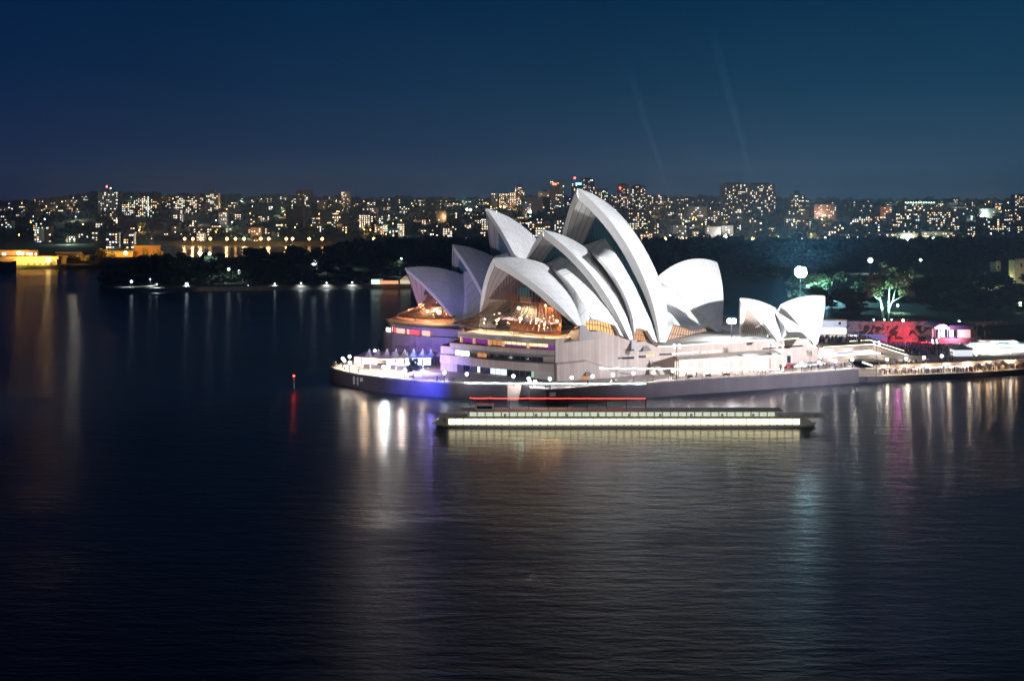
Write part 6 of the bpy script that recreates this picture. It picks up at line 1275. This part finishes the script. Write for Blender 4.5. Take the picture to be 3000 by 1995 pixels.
# hillside and garden woods: too many trees to count
def wood(name, n_, label, fn, s0, s1, mats_, kind='stuff'):
    mb = MB(); r = random.Random(name)
    for k in range(n_):
        px, Y = fn(r); X = XD(px, Y); z = gz(X, Y)
        if z < 0: continue
        s_ = r.uniform(s0, s1); h = s_ * r.uniform(.7, 1.1)
        for _ in range(26):
            th = r.uniform(0, 6.283); ph = math.acos(r.uniform(-.3, 1)); q_ = r.random() ** .4
            p = Vector((X + s_ * q_ * math.sin(ph) * math.cos(th), Y + s_ * q_ * math.sin(ph) * math.sin(th), z + h * (.55 + .75 * q_ * math.cos(ph)))); u = Vector((r.gauss(0, 1), r.gauss(0, 1), r.gauss(0, 1))).normalized(); v = u.orthogonal().normalized() * s_ * r.uniform(.18, .34); w_ = u.cross(v)
            mb.add([p + v, p + w_ * .8, p - v * .9, p - w_], [(0, 1, 2, 3)])
    o = mb.build(name, mats_); tag(o, label, 'woodland', kind=kind); return o
wood('hillside_woodland', 2300, 'dark tree cover between the houses of the far hills', lambda r: (r.uniform(-700, 3700), r.uniform(1780, 3200)), 6, 12, LEAF)
wood('ridge_woodland', 700, 'dark line of trees along the top of the ridge', lambda r: (r.uniform(-900, 3900), r.uniform(3150, 3300)), 7, 14, LEAF)
wood('garden_woodland', 1300, 'dark mass of garden trees between the sails and the city', lambda r: (r.uniform(1100, 3100), r.uniform(960, 1690)), 7, 12, LEAF)
wood('headland_shrubbery', 160, 'dark shrubs on the headland bank behind the shore path', lambda r: (r.uniform(290, 1350), r.uniform(862, 905)), 2.5, 5, LEAF)
# government house towers at the right
for k, (px0, px1, yt, Y, zb_, label) in enumerate(((2868, 2960, 806, 640, 14, 'castellated sandstone house half hidden by trees at the right'), (2974, 3010, 763, 620, 14, 'square castellated stone tower at the right edge'), (2918, 2932, 770, 645, 14, 'slim castellated turret above the stone house'))):
    t_ = thing('stone_house' if k == 0 else 'stone_tower', label, 'house' if k == 0 else 'tower', (XD((px0 + px1) / 2, Y), Y, zb_)); x0, x1 = XD(px0, Y), XD(px1, Y); zt_ = CH - (yt - HY) * Y / FPX; st_ = mat('sandstone', (.42, .36, .24), .85, noise=(.5, .2))
    MB().box(((x0 + x1) / 2, Y + 4, (zb_ + zt_) / 2), (x1 - x0, 8, zt_ - zb_)).build('wall', st_, t_)
    n_ = max(3, int((x1 - x0) / 1.3))
    for i in range(n_): MB().box((x0 + (i + .5) * (x1 - x0) / n_, Y + .3, zt_ + .45), ((x1 - x0) / n_ * .55, .5, .9)).build('battlement', st_, t_)
    for i in range(max(1, n_ // 3)): MB().box((x0 + (i + .5) * (x1 - x0) / max(1, n_ // 3), Y - .05, zt_ - 2.6), (.9, .2, 1.8)).build('window', DARKG, t_)
    if k == 0: lamp_light('POINT', 'lamp_light', (x0 + 8, Y - 14, zb_ + 5), (.85, 1, .5), 5000, t_, radius=.5)
    if k == 1: lamp_light('POINT', 'lamp_light', (x0, Y - 12, zb_ + 8), (1, .9, .6), 2500, t_, radius=.5)
# two faint searchlight beams in the sky
def beam(a_, b_, r0, r1, label, dens):
    a_, b_ = Vector(a_), Vector(b_); mb = MB(); mb.tube([a_ + (b_ - a_) * (k / 6) for k in range(7)], [r0 + (r1 - r0) * k / 6 for k in range(7)], 14)
    m = bpy.data.materials.new('beam_air'); m.use_nodes = True; t = m.node_tree; t.nodes.clear(); v = N(t, 'ShaderNodeEmission'); v.inputs[0].default_value = (.25, .55, .85, 1)
    tcn = N(t, 'ShaderNodeTexCoord'); s_ = N(t, 'ShaderNodeSeparateXYZ'); L(t, tcn.outputs['Generated'], s_.inputs[0])
    q_ = mapr(t, s_.outputs[2], 0, 1, dens, 0); L(t, q_, v.inputs[1]); o_ = N(t, 'ShaderNodeOutputMaterial'); L(t, v.outputs[0], o_.inputs['Volume'])
    tag(mb.build('searchlight_beam', m), label, 'light beam')
beam(WD(1972, 600, 2900), WD(1832, 180, 2900), 4, 12, 'left of two faint blue searchlight beams slanting up over the ridge', .0025)
beam(WD(2225, 600, 2900), WD(2083, 90, 2900), 4, 14, 'right of two faint blue searchlight beams slanting up over the ridge', .0025)
# blue lit tree silhouette beside the marquee
tree(XD(1211, 392), 392, QZ, 6.5, 5.0, 'm', 'small leafy tree silhouetted blue beside the marquee on the quay', k=1)

# ================================================================ night air over the harbour
mb = MB(); mb.box((0, 1700, 57), (9000, 3900, 160))
m = bpy.data.materials.new('haze_air'); m.use_nodes = True; t = m.node_tree; t.nodes.clear()
v = N(t, 'ShaderNodeVolumePrincipled'); v.inputs['Density'].default_value = HAZE; v.inputs['Color'].default_value = (.5, .74, 1, 1); v.inputs['Anisotropy'].default_value = .3
o_ = N(t, 'ShaderNodeOutputMaterial'); L(t, v.outputs[0], o_.inputs['Volume'])
tag(mb.build('haze', m), kind='stuff')
